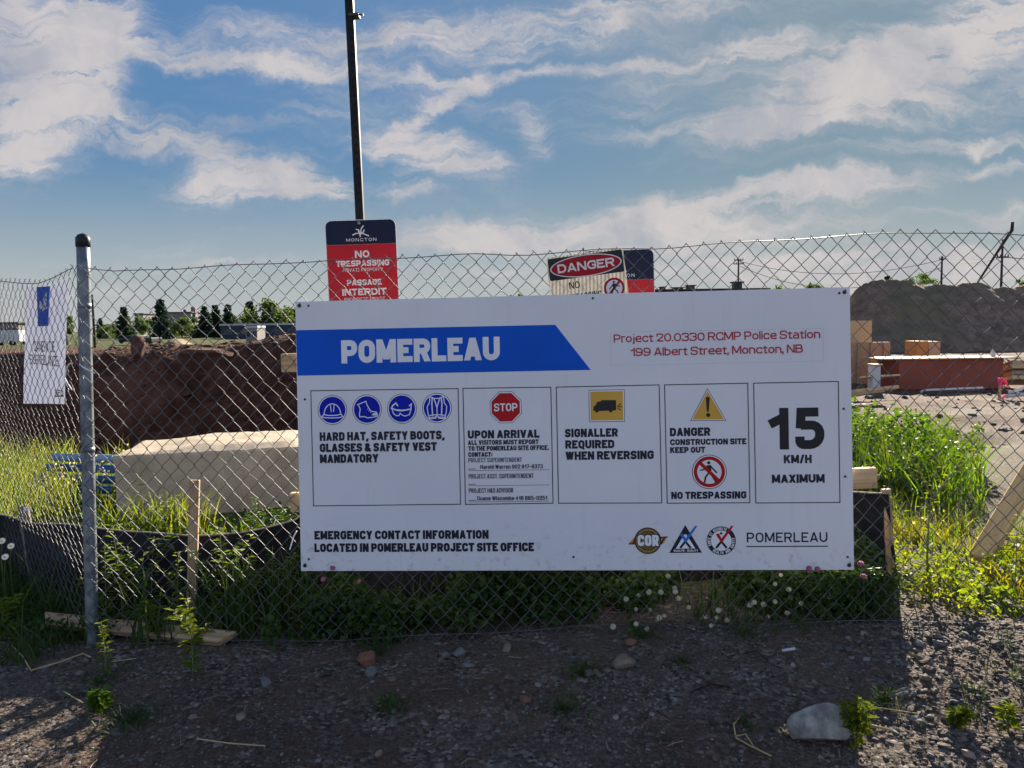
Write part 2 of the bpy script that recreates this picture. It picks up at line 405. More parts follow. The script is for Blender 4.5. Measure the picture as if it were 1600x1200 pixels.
V_, F_ = chain_link(FM, fx0, fx1, lambda x: top_f(x) + .012, bot_f, 42, seed=3)
mesh_np('wire_mesh', V_, F_, galv, fence, smooth=True)
tw = MB(); pts = [FM @ Vector((x, -.006, top_f(x) + .004 * math.sin(x * 11))) for x in np.arange(fx0, fx1, .08)]; tw.tube(pts, .0021, 5)
tw.build('top_wire', galv, fence, True)
bw = MB(); pts = [FM @ Vector((x, -.006, bot_f(x) + .03 + .006 * math.sin(x * 7))) for x in np.arange(fx0, fx1, .1)]; bw.tube(pts, .0017, 5)
bw.build('bottom_wire', galv, fence, True)
# left run turns away from the corner post
corner = FM @ Vector((fx0, .0, 0)); dirL = Vector((-.74, .67, 0)).normalized()
LM = Matrix.Translation(Vector((corner.x, corner.y, 1.0))) @ Matrix.Rotation(math.atan2(-dirL.y, -dirL.x), 4, 'Z'); LI = LM.inverted()
topL, _, _ = profile([(-90, 432), (-40, 436), (0, 439), (33, 442.6), (60, 443.5), (81, 436), (99, 427), (110, 421), (122, 417)], LM, LI)
botL, _, _ = profile([(-90, 905), (0, 945), (60, 975), (122, 1014)], LM, LI)
lx0 = fxz(-90, 700, LM, LI)[0]
fenceL = thing('chain_link_fence', 'short chain link fence run turning away at the corner post, carrying a camera notice', 'fence', LM @ Vector((-.6, 0, -1.0)))
V_, F_ = chain_link(LM, lx0, -.005, lambda x: topL(x) + .02, botL, 42, r=.0014, seed=9)
mesh_np('wire_mesh', V_, F_, galv, fenceL, smooth=True)
tw = MB(); tw.tube([LM @ Vector((x, -.006, topL(x))) for x in np.arange(lx0, .01, .06)], .0021, 5); tw.build('top_wire', galv, fenceL, True)
# corner post, set behind the wire
galvp = mat('galvanised_pipe', (.10, .12, .145), .42, .3, 14, bump=.12, bscale=90, metal=.35, spec=.5, col2=(.24, .27, .30))
blackcap = mat('black_cap', (.012, .013, .016), .45)
pt = FM @ Vector((fxz(121, 400)[0], .042, fxz(120, 374)[1])); pb = FM @ Vector((fxz(137, 1012)[0], .042, fxz(137, 1022)[1] - .25))
post = thing('fence_post', 'round galvanised steel corner post with black domed cap on the left of the board', 'fence post', (pb.x, pb.y, pb.z + .25))
m = MB(); m.tube([pb.lerp(pt, i / 14) for i in range(15)], .0285, 20); m.build('post_tube', galvp, post, True)
ax = (pt - pb).normalized(); m = MB()
m.tube([pt - ax * .03, pt - ax * .028, pt + ax * .012, pt + ax * .016, pt + ax * .028, pt + ax * .036], [.029, .0322, .0322, .030, .022, .004], 20); m.build('post_cap', blackcap, post, True)
for tt in (.18, .55, .86):
    c = pb.lerp(pt, tt); m = MB(); m.tube([c - ax * .012, c + ax * .012], .0302, 20); m.build('tie_band', galvp, post, True)
# ------------------------------------------------------------------ lettering
Rr = .5
LOW = {}
def glyphs():
    S = lambda *p, closed=False: ('S', list(p), closed)
    Pb = lambda a, b: ('P', a, b)
    c = Rr; h = .3
    G = {
     'A': (1.08, [Pb((0, 0), (.5, 1)), Pb((1, 0), (.5, 1)), S((.16, .24), (.84, .24))]),
     'B': (1.0, [S((0, 0), (0, 1)), S((0.02, 1), (.93, 1, .32), (.93, .53, .32), (0.02, .53)), S((0.02, .53), (1, .53, .34), (1, 0, .34), (0.02, 0))]),
     'C': (1.0, [S((1, .68), (1, 1, c), (0, 1, c), (0, 0, c), (1, 0, c), (1, .32))]),
     'D': (1.0, [S((0, 0), (1, 0, c), (1, 1, c), (0, 1), closed=True)]),
     'E': (.86, [S((1, 1), (0, 1), (0, 0), (1, 0)), S((0.05, .52), (.9, .52))]),
     'F': (.82, [S((1, 1), (0, 1), (0, 0)), S((0.05, .5), (.88, .5))]),
     'G': (1.02, [S((1, .7), (1, 1, c), (0, 1, c), (0, 0, c), (1, 0, c), (1, .47), (.55, .47))]),
     'H': (1.02, [S((0, 0), (0, 1)), S((1, 0), (1, 1)), S((0.05, .5), (.95, .5))]),
     'I': (0, [S((0, 0), (0, 1))]),
     'J': (.8, [S((1, 1), (1, 0, c), (0, 0, c), (0, .3))]),
     'K': (1.02, [S((0, 0), (0, 1)), Pb((.12, .38), (1, 1)), Pb((1, 0), (.42, .62))]),
     'L': (.8, [S((0, 1), (0, 0), (1, 0))]),
     'M': (1.3, [S((0, 0), (0, 1)), S((1, 0), (1, 1)), Pb((.5, .12), (.02, 1)), Pb((.5, .12), (.98, 1))]),
     'N': (1.04, [S((0, 0), (0, 1)), S((1, 0), (1, 1)), Pb((.98, 0), (.02, 1))]),
     'O': (1.02, [S((0, 0, c), (1, 0, c), (1, 1, c), (0, 1, c), closed=True)]),
     'P': (.96, [S((0, 0), (0, 1), (1, 1, .4), (1, .42, .4), (0.05, .42))]),
     'Q': (1.02, [S((0, 0, c), (1, 0, c), (1, 1, c), (0, 1, c), closed=True), Pb((1.05, -.12), (.55, .22))]),
     'R': (1.0, [S((0, 0), (0, 1), (1, 1, .4), (1, .46, .4), (0.05, .46)), Pb((1.0, 0), (.6, .46))]),
     'S': (.97, [S((1, .73), (1, 1, c), (0, 1, c), (0, .52, .42), (1, .49, .42), (1, 0, c), (0, 0, c), (0, .27))]),
     'T': (.92, [S((0, 1), (1, 1)), S((.5, 0), (.5, .97))]),
     'U': (1.02, [S((0, 1), (0, 0, c), (1, 0, c), (1, 1))]),
     'V': (1.05, [Pb((.5, 0), (0, 1)), Pb((.5, 0), (1, 1))]),
     'W': (1.55, [Pb((.25, 0), (0, 1)), Pb((.25, 0), (.5, 1)), Pb((.75, 0), (.5, 1)), Pb((.75, 0), (1, 1))]),
     'X': (1.02, [Pb((0, 0), (1, 1)), Pb((1, 0), (0, 1))]),
     'Y': (1.05, [Pb((.5, .38), (0, 1)), Pb((.5, .38), (1, 1)), S((.5, 0), (.5, .42))]),
     'Z': (.95, [S((0, 1), (1, 1)), S((0, 0), (1, 0)), Pb((.04, .03), (.96, .97))]),
     '0': (.98, [S((0, 0, c), (1, 0, c), (1, 1, c), (0, 1, c), closed=True)]),
     '1': (.5, [S((1, 0), (1, 1)), S((.9, .84), (0, .70))]),
     '2': (.96, [S((0, .72), (0, 1, c), (1, 1, c), (1, .62, .3), (0, 0.02, .1), (1, 0))]),
     '3': (.96, [S((0, .75), (0, 1, c), (1, 1, c), (1, .53, .35), (.4, .53)), S((.6, .51), (1, .51, .35), (1, 0, c), (0, 0, c), (0, .26))]),
     '4': (1.0, [S((.72, 0), (.72, 1), (0, .3), (1.02, .3))]),
     '5': (.98, [S((.95, 1), (.08, 1), (.03, .5)), S((.05, .60), (1, .60, .42), (1, 0, c), (0, 0, c), (0, .25))]),
     '6': (.98, [S((1, .76), (1, 1, c), (0, 1, c), (0, 0, c), (1, 0, c), (1, .57, .4), (.05, .57))]),
     '7': (.92, [S((0, 1), (1, 1), (.35, 0))]),
     '8': (.98, [S((.04, .53, .35), (.96, .53, .35), (.96, 1, .45), (.04, 1, .45), closed=True), S((0, 0, .45), (1, 0, .45), (1, .52, .4), (0, .52, .4), closed=True)]),
     '9': (.98, [S((0, .24), (0, 0, c), (1, 0, c), (1, 1, c), (0, 1, c), (0, .43, .4), (.95, .43))]),
     '&': (1.15, [S((1, 0), (.1, .74, .2), (.12, 1, .4), (.72, 1, .4), (.72, .7, .3), (0, .38, .3), (0, 0, c), (.75, 0, .4), (.98, .42))]),
     ',': (0, [Pb((.25, -.17), (.6, .20))]), '.': (0, [S((0, .0), (0, .03))]), ':': (0, [S((0, .08), (0, .12)), S((0, .62), (0, .66))]),
     '-': (.5, [S((0, .42), (1, .42))]), '/': (.55, [Pb((0, -.04), (1, 1.04))]),
     '\u2022': (.3, [S((0, .42), (.3, .42))]),
     'c': (.8, [S((1, .5), (1, .72, c), (0, .72, c), (0, 0, c), (1, 0, c), (1, .22))]),
     'o': (.82, [S((0, 0, c), (1, 0, c), (1, .72, c), (0, .72, c), closed=True)]),
     'e': (.82, [S((0.05, .36), (1, .36), (1, .72, c), (0, .72, c), (0, 0, c), (1, 0, c), (1, .12))]),
     'a': (.8, [S((0.05, .72), (1, .72, .4), (1, 0)), S((.95, .42), (0, .42, .4), (0, 0, .4), (.95, 0))]),
     'd': (.82, [S((1, 0), (1, 1)), S((.95, 0), (0, 0, c), (0, .72, c), (.95, .72))]),
     'b': (.82, [S((0, 0), (0, 1)), S((.05, 0), (1, 0, c), (1, .72, c), (.05, .72))]),
     'p': (.82, [S((0, -.28), (0, .72)), S((.05, 0), (1, 0, c), (1, .72, c), (.05, .72))]),
     'h': (.8, [S((0, 0), (0, 1)), S((.05, .72), (1, .72, c), (1, 0))]),
     'n': (.8, [S((0, 0), (0, .72)), S((.05, .72), (1, .72, c), (1, 0))]),
     'm': (1.3, [S((0, 0), (0, .72)), S((.05, .72), (.5, .72, .4), (.5, 0)), S((.52, .72), (1, .72, .4), (1, 0))]),
     'r': (.42, [S((0, 0), (0, .72)), S((.1, .72), (1, .72))]),
     'l': (0, [S((0, 0), (0, 1))]), 'i': (0, [S((0, 0), (0, .70)), S((0, .96), (0, 1))]), 'j': (.1, [S((1, .7), (1, -.22), (-1.2, -.24)), S((1, .96), (1, 1))]),
     't': (.5, [S((.45, .95), (.45, 0), (1, 0)), S((0, .70), (.38, .70)), S((.55, .70), (1, .70))]),
     's': (.74, [S((1, .55), (1, .72, c), (0, .72, c), (0, .38, .3), (1, .35, .3), (1, 0, c), (0, 0, c), (0, .18))]),
     'u': (.8, [S((0, .72), (0, 0, c), (.95, 0)), S((1, 0), (1, .72))]),
     'w': (1.2, [Pb((.25, 0), (0, .78)), Pb((.25, 0), (.5, .78)), Pb((.75, 0), (.5, .78)), Pb((.75, 0), (1, .78))]),
    }
    return G
GLY = glyphs()
def rounded(pts, closed, seg=5):
    out = []; n = len(pts)
    for i, p in enumerate(pts):
        q = np.array(p[:2]); r = p[2] if len(p) > 2 else 0
        if r <= 0 or (not closed and i in (0, n - 1)): out.append(q); continue
        a = np.array(pts[i - 1][:2]); b = np.array(pts[(i + 1) % n][:2])
        la, lb = np.linalg.norm(a - q), np.linalg.norm(b - q); rr = min(r, la * .499, lb * .499)
        s = q + (a - q) / la * rr; e = q + (b - q) / lb * rr
        for t in np.linspace(0, 1, seg + 1):   # conic close to a circular arc
            w = .72; B0, B1, B2 = (1 - t) ** 2, 2 * t * (1 - t) * w, t * t; out.append((s * B0 + q * B1 + e * B2) / (B0 + B1 + B2))
    res = [out[0]]
    for q in out[1:]:
        if np.linalg.norm(q - res[-1]) > 1e-6: res.append(q)
    if closed and np.linalg.norm(res[0] - res[-1]) < 1e-6: res.pop()
    return res
class Flat:
    """2-D artwork gathered in a plane (x right, y up), each stroke a hair above the last so none coincide"""
    def __init__(s): s.v = []; s.f = []; s.z = 0.
    def poly(s, pts):
        n = len(s.v); s.v += [(p[0], p[1], s.z) for p in pts]; s.f.append(tuple(range(n, n + len(pts)))); s.z += 4e-6; return s
    def stroke(s, pts, hw, closed=False, cap=True):
        pts = [np.array(p, float) for p in pts]; n = len(pts)
        if n < 2: return s
        if not closed and cap:
            d = pts[0] - pts[1]; pts[0] = pts[0] + d / np.linalg.norm(d) * (hw if cap is True else cap[0])
            d = pts[-1] - pts[-2]; pts[-1] = pts[-1] + d / np.linalg.norm(d) * (hw if cap is True else cap[1])
        base = len(s.v)
        for i in range(n):
            a = pts[i - 1] if (i > 0 or closed) else None; b = pts[(i + 1) % n] if (i < n - 1 or closed) else None
            d1 = (pts[i] - a) / np.linalg.norm(pts[i] - a) if a is not None else None; d2 = (b - pts[i]) / np.linalg.norm(b - pts[i]) if b is not None else None
            if d1 is None: d1 = d2
            if d2 is None: d2 = d1
            n1 = np.array([-d1[1], d1[0]]); n2 = np.array([-d2[1], d2[0]]); mm = n1 + n2; L = np.linalg.norm(mm)
            mm = mm / L if L > 1e-6 else n1
            ml = hw / max(.35, float(mm @ n1)); z = s.z + i * 1.0e-6
            for sg in (1, -1): q = pts[i] + mm * ml * sg; s.v.append((q[0], q[1], z))
        m = n if closed else n - 1
        for i in range(m):
            a = base + 2 * i; b = base + 2 * ((i + 1) % n); s.f.append((a, a + 1, b + 1, b))
        s.z += n * 1.0e-6 + 3e-6; return s
    def disc(s, c, r, n=40, rx=None): return s.poly([(c[0] + (rx or r) * math.cos(2 * math.pi * i / n), c[1] + r * math.sin(2 * math.pi * i / n)) for i in range(n)])
    def ring(s, c, r, hw, n=40): return s.stroke([(c[0] + r * math.cos(2 * math.pi * i / n), c[1] + r * math.sin(2 * math.pi * i / n)) for i in range(n)], hw, True)
    def text(s, txt, x0, y0, width, H, wt=.2, gap=.2, sp=.55, slant=0., nar=None):
        """fit txt into width at cap height H; wt = stem width / H"""
        hw = wt * H / 2; gaps = gap * H * .55
        unit = 0; fixed = 0
        for i, ch in enumerate(txt):
            if ch == ' ': unit += sp; fixed += 0
            else:
                unit += GLY[ch][0]; fixed += 2 * hw * (1.0 if GLY[ch][0] else 1.0) + (gaps if i < len(txt) - 1 else 0)
        w = (width - fixed) / max(unit, .01); cx = x0
        for i, ch in enumerate(txt):
            if ch == ' ': cx += sp * w; continue
            gw = GLY[ch][0] * w
            X = lambda q: cx + hw + q * (gw if GLY[ch][0] else hw); hv = hw * .86
            Y = lambda q: y0 + hv + q * (H - 2 * hv)
            for st in GLY[ch][1]:
                if st[0] == 'S':
                    P = [((X(p[0])), Y(p[1]), *( [p[2] * max(gw, H * .3)] if len(p) > 2 else [])) for p in st[1]]
                    if not GLY[ch][0]: P = [(cx + hw, *q[1:]) for q in P]
                    raw = st[1]; caps = []
                    for e, nb in ((raw[0], raw[1]), (raw[-1], raw[-2])):
                        vert = abs(e[0] - nb[0]) * gw < abs(e[1] - nb[1]) * H
                        v_ = e[1] if vert else e[0]
                        caps.append(hw if (v_ in (0, 1) or GLY[ch][0] == 0 or (v_ == .72 and vert) or v_ == -.28) else 0.)
                    Rp = rounded(P, st[2])
                    if slant: Rp = [np.array([q[0] + slant * (q[1] - y0), q[1]]) for q in Rp]
                    s.stroke(Rp, hw * .97, st[2], tuple(caps))
                else:
                    (ax_, ay), (bx_, by) = st[1], st[2]
                    A_ = (X(ax_), y0 + ay * H); B_ = (X(bx_), y0 + by * H)
                    if GLY[ch][0] == 0: A_ = (cx + hw * (ax_ * 2), A_[1]); B_ = (cx + hw * (bx_ * 2), B_[1])
                    L = math.hypot(B_[0] - A_[0], B_[1] - A_[1]); hh = hw * .98 * L / max(abs(B_[1] - A_[1]), 1e-6); hh = min(hh, hw * 1.9)
                    q = [(A_[0] - hh, A_[1]), (A_[0] + hh, A_[1]), (B_[0] + hh, B_[1]), (B_[0] - hh, B_[1])]
                    if slant: q = [(a_ + slant * (b_ - y0), b_) for a_, b_ in q]
                    s.poly(q)
            cx += gw + 2 * hw + gaps
        return s
    def build(s, name, m, place, parent):
        """place(x, y, z) -> world point"""
        return mesh_np(name, np.array([place(*p) for p in s.v]), s.f, m, parent)
def art(name, layers, place, parent, z0=0.0, dz=.0003):
    V = []; Fc = []; mi = []; ms = []
    for i, (fl, m) in enumerate(layers):
        n = len(V); off = z0 + i * dz
        V += [place(p[0], p[1], p[2] + off) for p in fl.v]; Fc += [tuple(a + n for a in f) for f in fl.f]
        if m not in ms: ms.append(m)
        mi += [ms.index(m)] * len(fl.f)
    o = mesh_np(name, np.array(V), Fc, ms[0], parent)
    for m in ms[1:]: o.data.materials.append(m)
    if len(o.data.polygons) == len(mi): o.data.polygons.foreach_set('material_index', np.array(mi, np.int32))
    else: print('ART mismatch', name, len(o.data.polygons), len(mi))
    return o
pm = lambda n, c, r=.38, s=.35: mat(n, c, r, .05, 3, spec=s)
white_p = bpy.data.materials.new('white_sign_panel'); white_p.use_nodes = True
def _panel():
    nt = white_p.node_tree; nt.nodes.clear(); k = node_kit(nt); ob = k.N('ShaderNodeTexCoord').outputs['Object']; sp = k.N('ShaderNodeSeparateXYZ'); k.put(sp.inputs[0], ob)
    c = k.mix(k.mrange(k.noise(ob, 1.6, 5, .6), .3, .7), (.74, .74, .77), (.79, .79, .815))
    splash = k.M('MULTIPLY', k.mrange(k.noise(ob, 26, 6, .75), .52, .72), k.mrange(k.M('ADD', sp.outputs[2], k.M('MULTIPLY', k.noise(ob, 3, 3, .6), .25)), .12, .42, .55, 0.))   # dried mud thrown up along the lower edge
    streak = k.M('MULTIPLY', k.mrange(k.noise(k.mapping(ob, sc=(14, 14, .7)), 2.0, 4, .6), .56, .8), .16)
    c = k.mix(splash, c, (.30, .24, .19)); c = k.mix(streak, c, (.48, .45, .42))
    p = k.N('ShaderNodeBsdfPrincipled'); k.put(p.inputs['Base Color'], c); k.put(p.inputs['Roughness'], k.mrange(k.noise(ob, 5, 5, .7), .3, .7, .30, .46)); p.inputs['Specular IOR Level'].default_value = .4
    b = k.N('ShaderNodeBump'); b.inputs['Strength'].default_value = .25; b.inputs['Distance'].default_value = .01; k.put(b.inputs['Height'], k.noise(ob, 2.2, 2, .5)); k.put(p.inputs['Normal'], b.outputs[0])
    o = k.N('ShaderNodeOutputMaterial'); nt.links.new(p.outputs[0], o.inputs[0])
_panel()
navy = pm('navy_print', (.010, .010, .028)); blue = pm('blue_print', (.0008, .092, .56), .45, .15); iblue = pm('deep_blue_print', (.001, .014, .42), .45, .15)
red = pm('red_print', (.46, .008, .012), .45, .2); redtx = pm('crimson_print', (.42, .008, .025)); amber = pm('amber_print', (.66, .37, .045)); whitep = pm('white_print', (.80, .80, .82))
black = pm('black_print', (.008, .008, .010)); gold = pm('gold_print', (.30, .19, .035)); orange = pm('orange_print', (.62, .26, .03)); azure = pm('azure_print', (.01, .16, .52)); greyp = pm('grey_print', (.56, .56, .59))
steel = mat('screw_steel', (.05, .05, .055), .4, .2, 40, metal=.6)
board = thing('site_sign_board', 'large white construction site board with blue banner and five framed notices on the fence', 'sign board', B(1.22, 1.22))
m = MB(); Mr = BM.to_3x3(); m.bevbox(B(1.22, .61, -.0052), (2.44, .010, 1.22), Mr, .0012); m.build('panel', white_p, board)
Bp = lambda x, y, z: B(x, -y, .0006 + z)
def pt2(px, py): u, v = buv(px, py); return (u, -v)
def btext(fl, txt, l, base, r, cap, wt=.22, **kw):
    u0, v0 = buv(l, base); u1, _ = buv(r, base); _, v1 = buv(l, base - cap)
    fl.text(txt, u0, -v0, u1 - u0, v0 - v1, wt, **kw); return fl
PXM = 2.44 / 867
# blue banner
fl = Flat(); fl.poly([pt2(463.6, 516)[0:1] + (pt2(463.6, 516)[1],), pt2(464.9, 587), pt2(923, 578), pt2(867.6, 507.5)][::-1])
fl.v[-1] = (0.0008, fl.v[-1][1], 0); 
fl2 = btext(Flat(), 'POMERLEAU', 533.6, 567.3, 781.5, 35, .27, gap=.10)
ban = art('blue_banner', [(fl, blue)], Bp, board); art('lettering', [(fl2, whitep)], Bp, ban, .0004)
# project address sticker
fl = Flat(); q = [pt2(954, 519), pt2(954.5, 571), pt2(1286.5, 564), pt2(1286, 513)]; fl.stroke(q, .0006, True)
fl2 = Flat(); btext(fl2, 'Project 20.0330 RCMP Police Station', 958.9, 535.3, 1281.8, 12.6, .155, gap=.16, sp=.42); btext(fl2, '199 Albert Street, Moncton, NB', 985.4, 556.4, 1254.6, 12.6, .155, gap=.16, sp=.42)
ad = art('address_sticker', [(fl, greyp)], Bp, board); art('lettering', [(fl2, redtx)], Bp, ad, .0003)
def frame(tl, tr, br, bl):
    f_ = Flat(); f_.stroke([pt2(*p) for p in (tl, bl, br, tr)], .0019, True); return art('notice_frame', [(f_, navy)], Bp, board)
def circ(px, py): c = pt2(px, py); return np.array(c)
# ---- notice: protective equipment
nf = frame((485.7, 610.6), (715.8, 607.2), (719.6, 787.8), (489.9, 790.5))
t = Flat(); btext(t, 'HARD HAT, SAFETY BOOTS,', 499.5, 688.8, 694.8, 13, .285, gap=.11); btext(t, 'GLASSES & SAFETY VEST', 499.7, 706.4, 682.7, 13, .285, gap=.11); btext(t, 'MANDATORY', 500, 723.4, 591.7, 13, .285, gap=.11)
art('lettering', [(t, navy)], Bp, nf)
def badge(px, py, drawer):
    c = circ(px, py); r = 23.8 * PXM
    a = Flat().disc(c, r, 48); b = Flat().disc(c, r * .965, 48); d = Flat().disc(c, r * .89, 48); e = Flat(); w = .033 * r
    P = lambda *p: [c + np.array([x, y]) * r for x, y in p]
    drawer(e, P, w, c, r)
    art('pictogram', [(a, navy), (b, whitep), (d, iblue), (e, whitep)], Bp, nf)
def hat(e, P, w, c, r):
    e.stroke([c + np.array([.56 * math.cos(t), -.27 + .68 * math.sin(t)]) * r for t in np.linspace(0, math.pi, 24)], w)
    e.stroke(P((-.58, -.27), (-.72, -.45), (-.5, -.52), (0, -.545), (.5, -.52), (.72, -.45), (.58, -.27)), w); e.stroke(P((-.58, -.3), (-.3, -.36), (0, -.375), (.3, -.36), (.58, -.3)), w)
    e.stroke(P((-.13, .36), (-.08, -.1)), w * .9); e.stroke(P((.13, .36), (.08, -.1)), w * .9)
def boot(e, P, w, c, r):
    e.stroke(P((-.62, .34), (-.06, .55), (.02, .28), (.2, -.03), (.3, -.13), (.62, -.17), (.72, -.36), (.68, -.47), (.4, -.53), (0, -.56), (-.16, -.47), (-.5, -.49), (-.52, -.3), (-.46, 0), (-.52, .2)), w, True)
    e.poly(P((.3, -.38), (.45, -.25), (.64, -.21), (.69, -.36), (.62, -.43)))
    for q in ((.05, .02), (.14, -.1), (.24, -.2)): e.disc(c + np.array(q) * r, .03 * r, 8)
def specs(e, P, w, c, r):
    e.stroke(P((-.68, .05), (-.4, -.06), (0, -.09), (.35, -.07), (.62, -.02), (.58, -.2), (.5, -.4), (.2, -.5), (-.02, -.4), (-.12, -.3), (-.2, -.45), (-.4, -.46), (-.58, -.3)), w, True)
    e.stroke(P((-.7, .03), (-.62, .22), (-.4, .38), (-.28, .22)), w * 1.4); e.stroke(P((.62, 0), (.64, .3), (.52, .2)), w * 1.2); e.stroke(P((-.66, .02), (-.3, -.11), (.1, -.12), (.6, -.03)), w * 1.5)
def vest(e, P, w, c, r):
    for s in (-1, 1):
        e.stroke(P((s * .22, .66), (s * .46, .76), (s * .5, .35), (s * .66, .1), (s * .62, -.3), (s * .52, -.72), (s * .1, -.68), (s * .02, -.5)), w)
        e.stroke(P((s * .3, .7), (s * .34, .3), (s * .3, -.48)), w * 1.3); e.stroke(P((s * .2, .66), (0, .05)), w * 1.2); e.stroke(P((s * .06, -.44), (s * .56, -.5)), w); e.stroke(P((s * .06, -.6), (s * .53, -.63)), w)
    e.stroke(P((0, .05), (0, -.5)), w); e.stroke(P((-.2, .64), (.2, .64)), w)
for q, dr in (((519.4, 640.5), hat), ((573.5, 639.8), boot), ((628, 638.6), specs), ((682.8, 637.5), vest)): badge(*q, dr)
# ---- notice: upon arrival
nf = frame((723.4, 606.8), (860.7, 604.9), (864.1, 786.2), (727.3, 788.1))
c = circ(790.2, 636.4)
octo = lambda r: [c + np.array([math.cos(rad(22.5 + 45 * i)), math.sin(rad(22.5 + 45 * i))]) * r * PXM for i in range(8)]
st = btext(Flat(), 'STOP', 772, 642.6, 808.6, 12, .19, gap=.16)
art('pictogram', [(Flat().poly(octo(27.0)), navy), (Flat().poly(octo(26.2)), whitep), (Flat().poly(octo(24.2)), red), (st, whitep)], Bp, nf)
t = Flat(); g14 = dict(gap=.12)
btext(t, 'UPON ARRIVAL', 731, 685.3, 843.2, 12.4, .29, **g14)
btext(t, 'ALL VISITORS MUST REPORT', 731.2, 695.2, 841.7, 7.2, .26, **g14); btext(t, 'TO THE POMERLEAU SITE OFFICE.', 731.9, 704.4, 857.8, 7.2, .26, **g14); btext(t, 'CONTACT:', 731.9, 713.8, 769.4, 7.0, .26, **g14)
g2 = dict(gap=.2); lt = Flat()
btext(lt, 'PROJECT SUPERINTENDENT', 731.9, 722.5, 815.5, 6.8, .14, **g2); btext(lt, 'PROJECT ASST. SUPERINTENDENT', 732.4, 747.8, 833.6, 7, .14, **g2); btext(lt, 'PROJECT H&S ADVISOR', 732.7, 770, 802, 7, .14, **g2)
btext(lt, 'Harold Warren 902 817-8373', 750.6, 732.6, 848.3, 6.2, .18, gap=.2); btext(lt, 'Duane Wiscombe 416 885-0251', 745.8, 781.7, 855, 6.2, .18, gap=.2)
for y, a_, b_ in ((735.2, 732, 858), (758.9, 732.4, 857.8), (784.2, 732.8, 858)): lt.stroke([pt2(a_, y), pt2(b_, y - 1.5)], .0007)
for y in (733.6, 757.4, 782.6): lt.stroke([pt2(732.5, y - .8), pt2(743, y - 1)], .0012)
art('lettering', [(t, navy), (lt, navy)], Bp, nf)
# ---- notice: signaller
nf = frame((869.2, 604.9), (1029.9, 601.4), (1034, 785.8), (872.7, 786.2))
t = Flat(); btext(t, 'SIGNALLER', 882.7, 683.2, 965.6, 12.8, .285, gap=.11); btext(t, 'REQUIRED', 883.3, 701, 960, 12.8, .285, gap=.11); btext(t, 'WHEN REVERSING', 883.7, 718.6, 1021.6, 12.8, .285, gap=.11)
art('lettering', [(t, navy)], Bp, nf)
Z8 = lambda x, y: pt2(860 + x / 8.572, 600 + y / 8.572)
sq = lambda a: [Z8(512 + a, 82 + a * .98), Z8(518 + a, 510 - a), Z8(998 - a, 505 - a), Z8(993 - a, 72 + a)]
tr = Flat(); tr.poly([Z8(*p) for p in ((570, 355), (580, 300), (605, 285), (625, 240), (668, 232), (690, 215), (878, 215), (882, 350), (845, 356), (790, 358), (645, 362), (600, 362))][::-1])
tr.disc(Z8(622, 358), 25 / 8.572 * PXM, 16); tr.disc(Z8(808, 356), 25 / 8.572 * PXM, 16)
for a_, b_ in (((905, 290), (938, 268)), ((905, 305), (952, 305)), ((905, 325), (940, 346))): tr.stroke([Z8(*a_), Z8(*b_)], .0022)
art('pictogram', [(Flat().poly(sq(0)), navy), (Flat().poly(sq(7)), whitep), (Flat().poly(sq(22)), amber), (tr, black)], Bp, nf)
# ---- notice: danger / no trespassing
nf = frame((1038.3, 601.4), (1168.3, 598.7), (1171.7, 785.5), (1042.5, 786.2))
t = Flat(); btext(t, 'DANGER', 1046.7, 681.6, 1110, 12.8, .285, gap=.11); btext(t, 'CONSTRUCTION SITE', 1047, 695.5, 1166.3, 9, .285, gap=.11); btext(t, 'KEEP OUT', 1047, 707.8, 1102, 9, .285, gap=.11); art('lettering', [(t, navy)], Bp, nf); art('lettering', [(btext(Flat(), 'NO TRESPASSING', 1048.8, 779.7, 1166.3, 11, .285, gap=.11), navy)], Bp, nf)
tri = np.array([pt2(1105.5, 606.5), pt2(1078.3, 657.6), pt2(1134.7, 657.2)]); cen = tri.mean(0); ts = lambda s: [cen + (p - cen) * s for p in tri]
ex = Flat(); Z6 = lambda x, y: pt2(1030 + x / 6, 590 + y / 6)
ex.poly([Z6(436, 188), Z6(446, 320), Z6(464, 320), Z6(474, 188), Z6(466, 180), Z6(444, 180)]); ex.disc(Z6(459, 350), 19 / 6 * PXM, 20)
art('pictogram', [(Flat().poly(ts(1)), navy), (Flat().poly(ts(.95)), whitep), (Flat().poly(ts(.87)), amber), (ex, black)], Bp, nf)
def nopass(c, r, plc, parent, flip=False, bar=True, nav=None):
    s = -1 if flip else 1
    Pq = lambda *p: [np.array(c) + np.array([x * s, y]) * r for x, y in p]
    a = Flat().disc(c, r * 1.0, 48); b = Flat().disc(c, r * .965, 48); d = Flat().disc(c, r * .90, 48); e = Flat().disc(c, r * .70, 48)
    w = Flat(); w.disc(np.array(c) + np.array([-.03 * s, .53]) * r, .095 * r, 20); w.poly(Pq((-.17, .38), (.1, .4), (.12, .0), (.08, -.1), (-.06, -.1), (-.1, .1)))
    w.stroke(Pq((.05, .36), (.26, .12), (.4, -.03)), .045 * r); w.stroke(Pq((-.12, .34), (-.22, .16), (-.5, .1)), .04 * r)
    w.stroke(Pq((-.02, -.05), (-.22, -.3), (-.28, -.58)), .05 * r); w.stroke(Pq((.06, -.06), (.2, -.32), (.36, -.58)), .05 * r)
    k = Flat().stroke(Pq((-.56, .56), (.56, -.56)), .10 * r, cap=False)
    return [(a, nav or navy), (b, whitep), (d, red), (e, whitep), (w, black), (k, red)] if bar else [(d, red), (e, whitep), (k, red), (w, black)]
art('pictogram', nopass(circ(1108.3, 737.2), 26.6 * PXM, Bp, nf), Bp, nf)
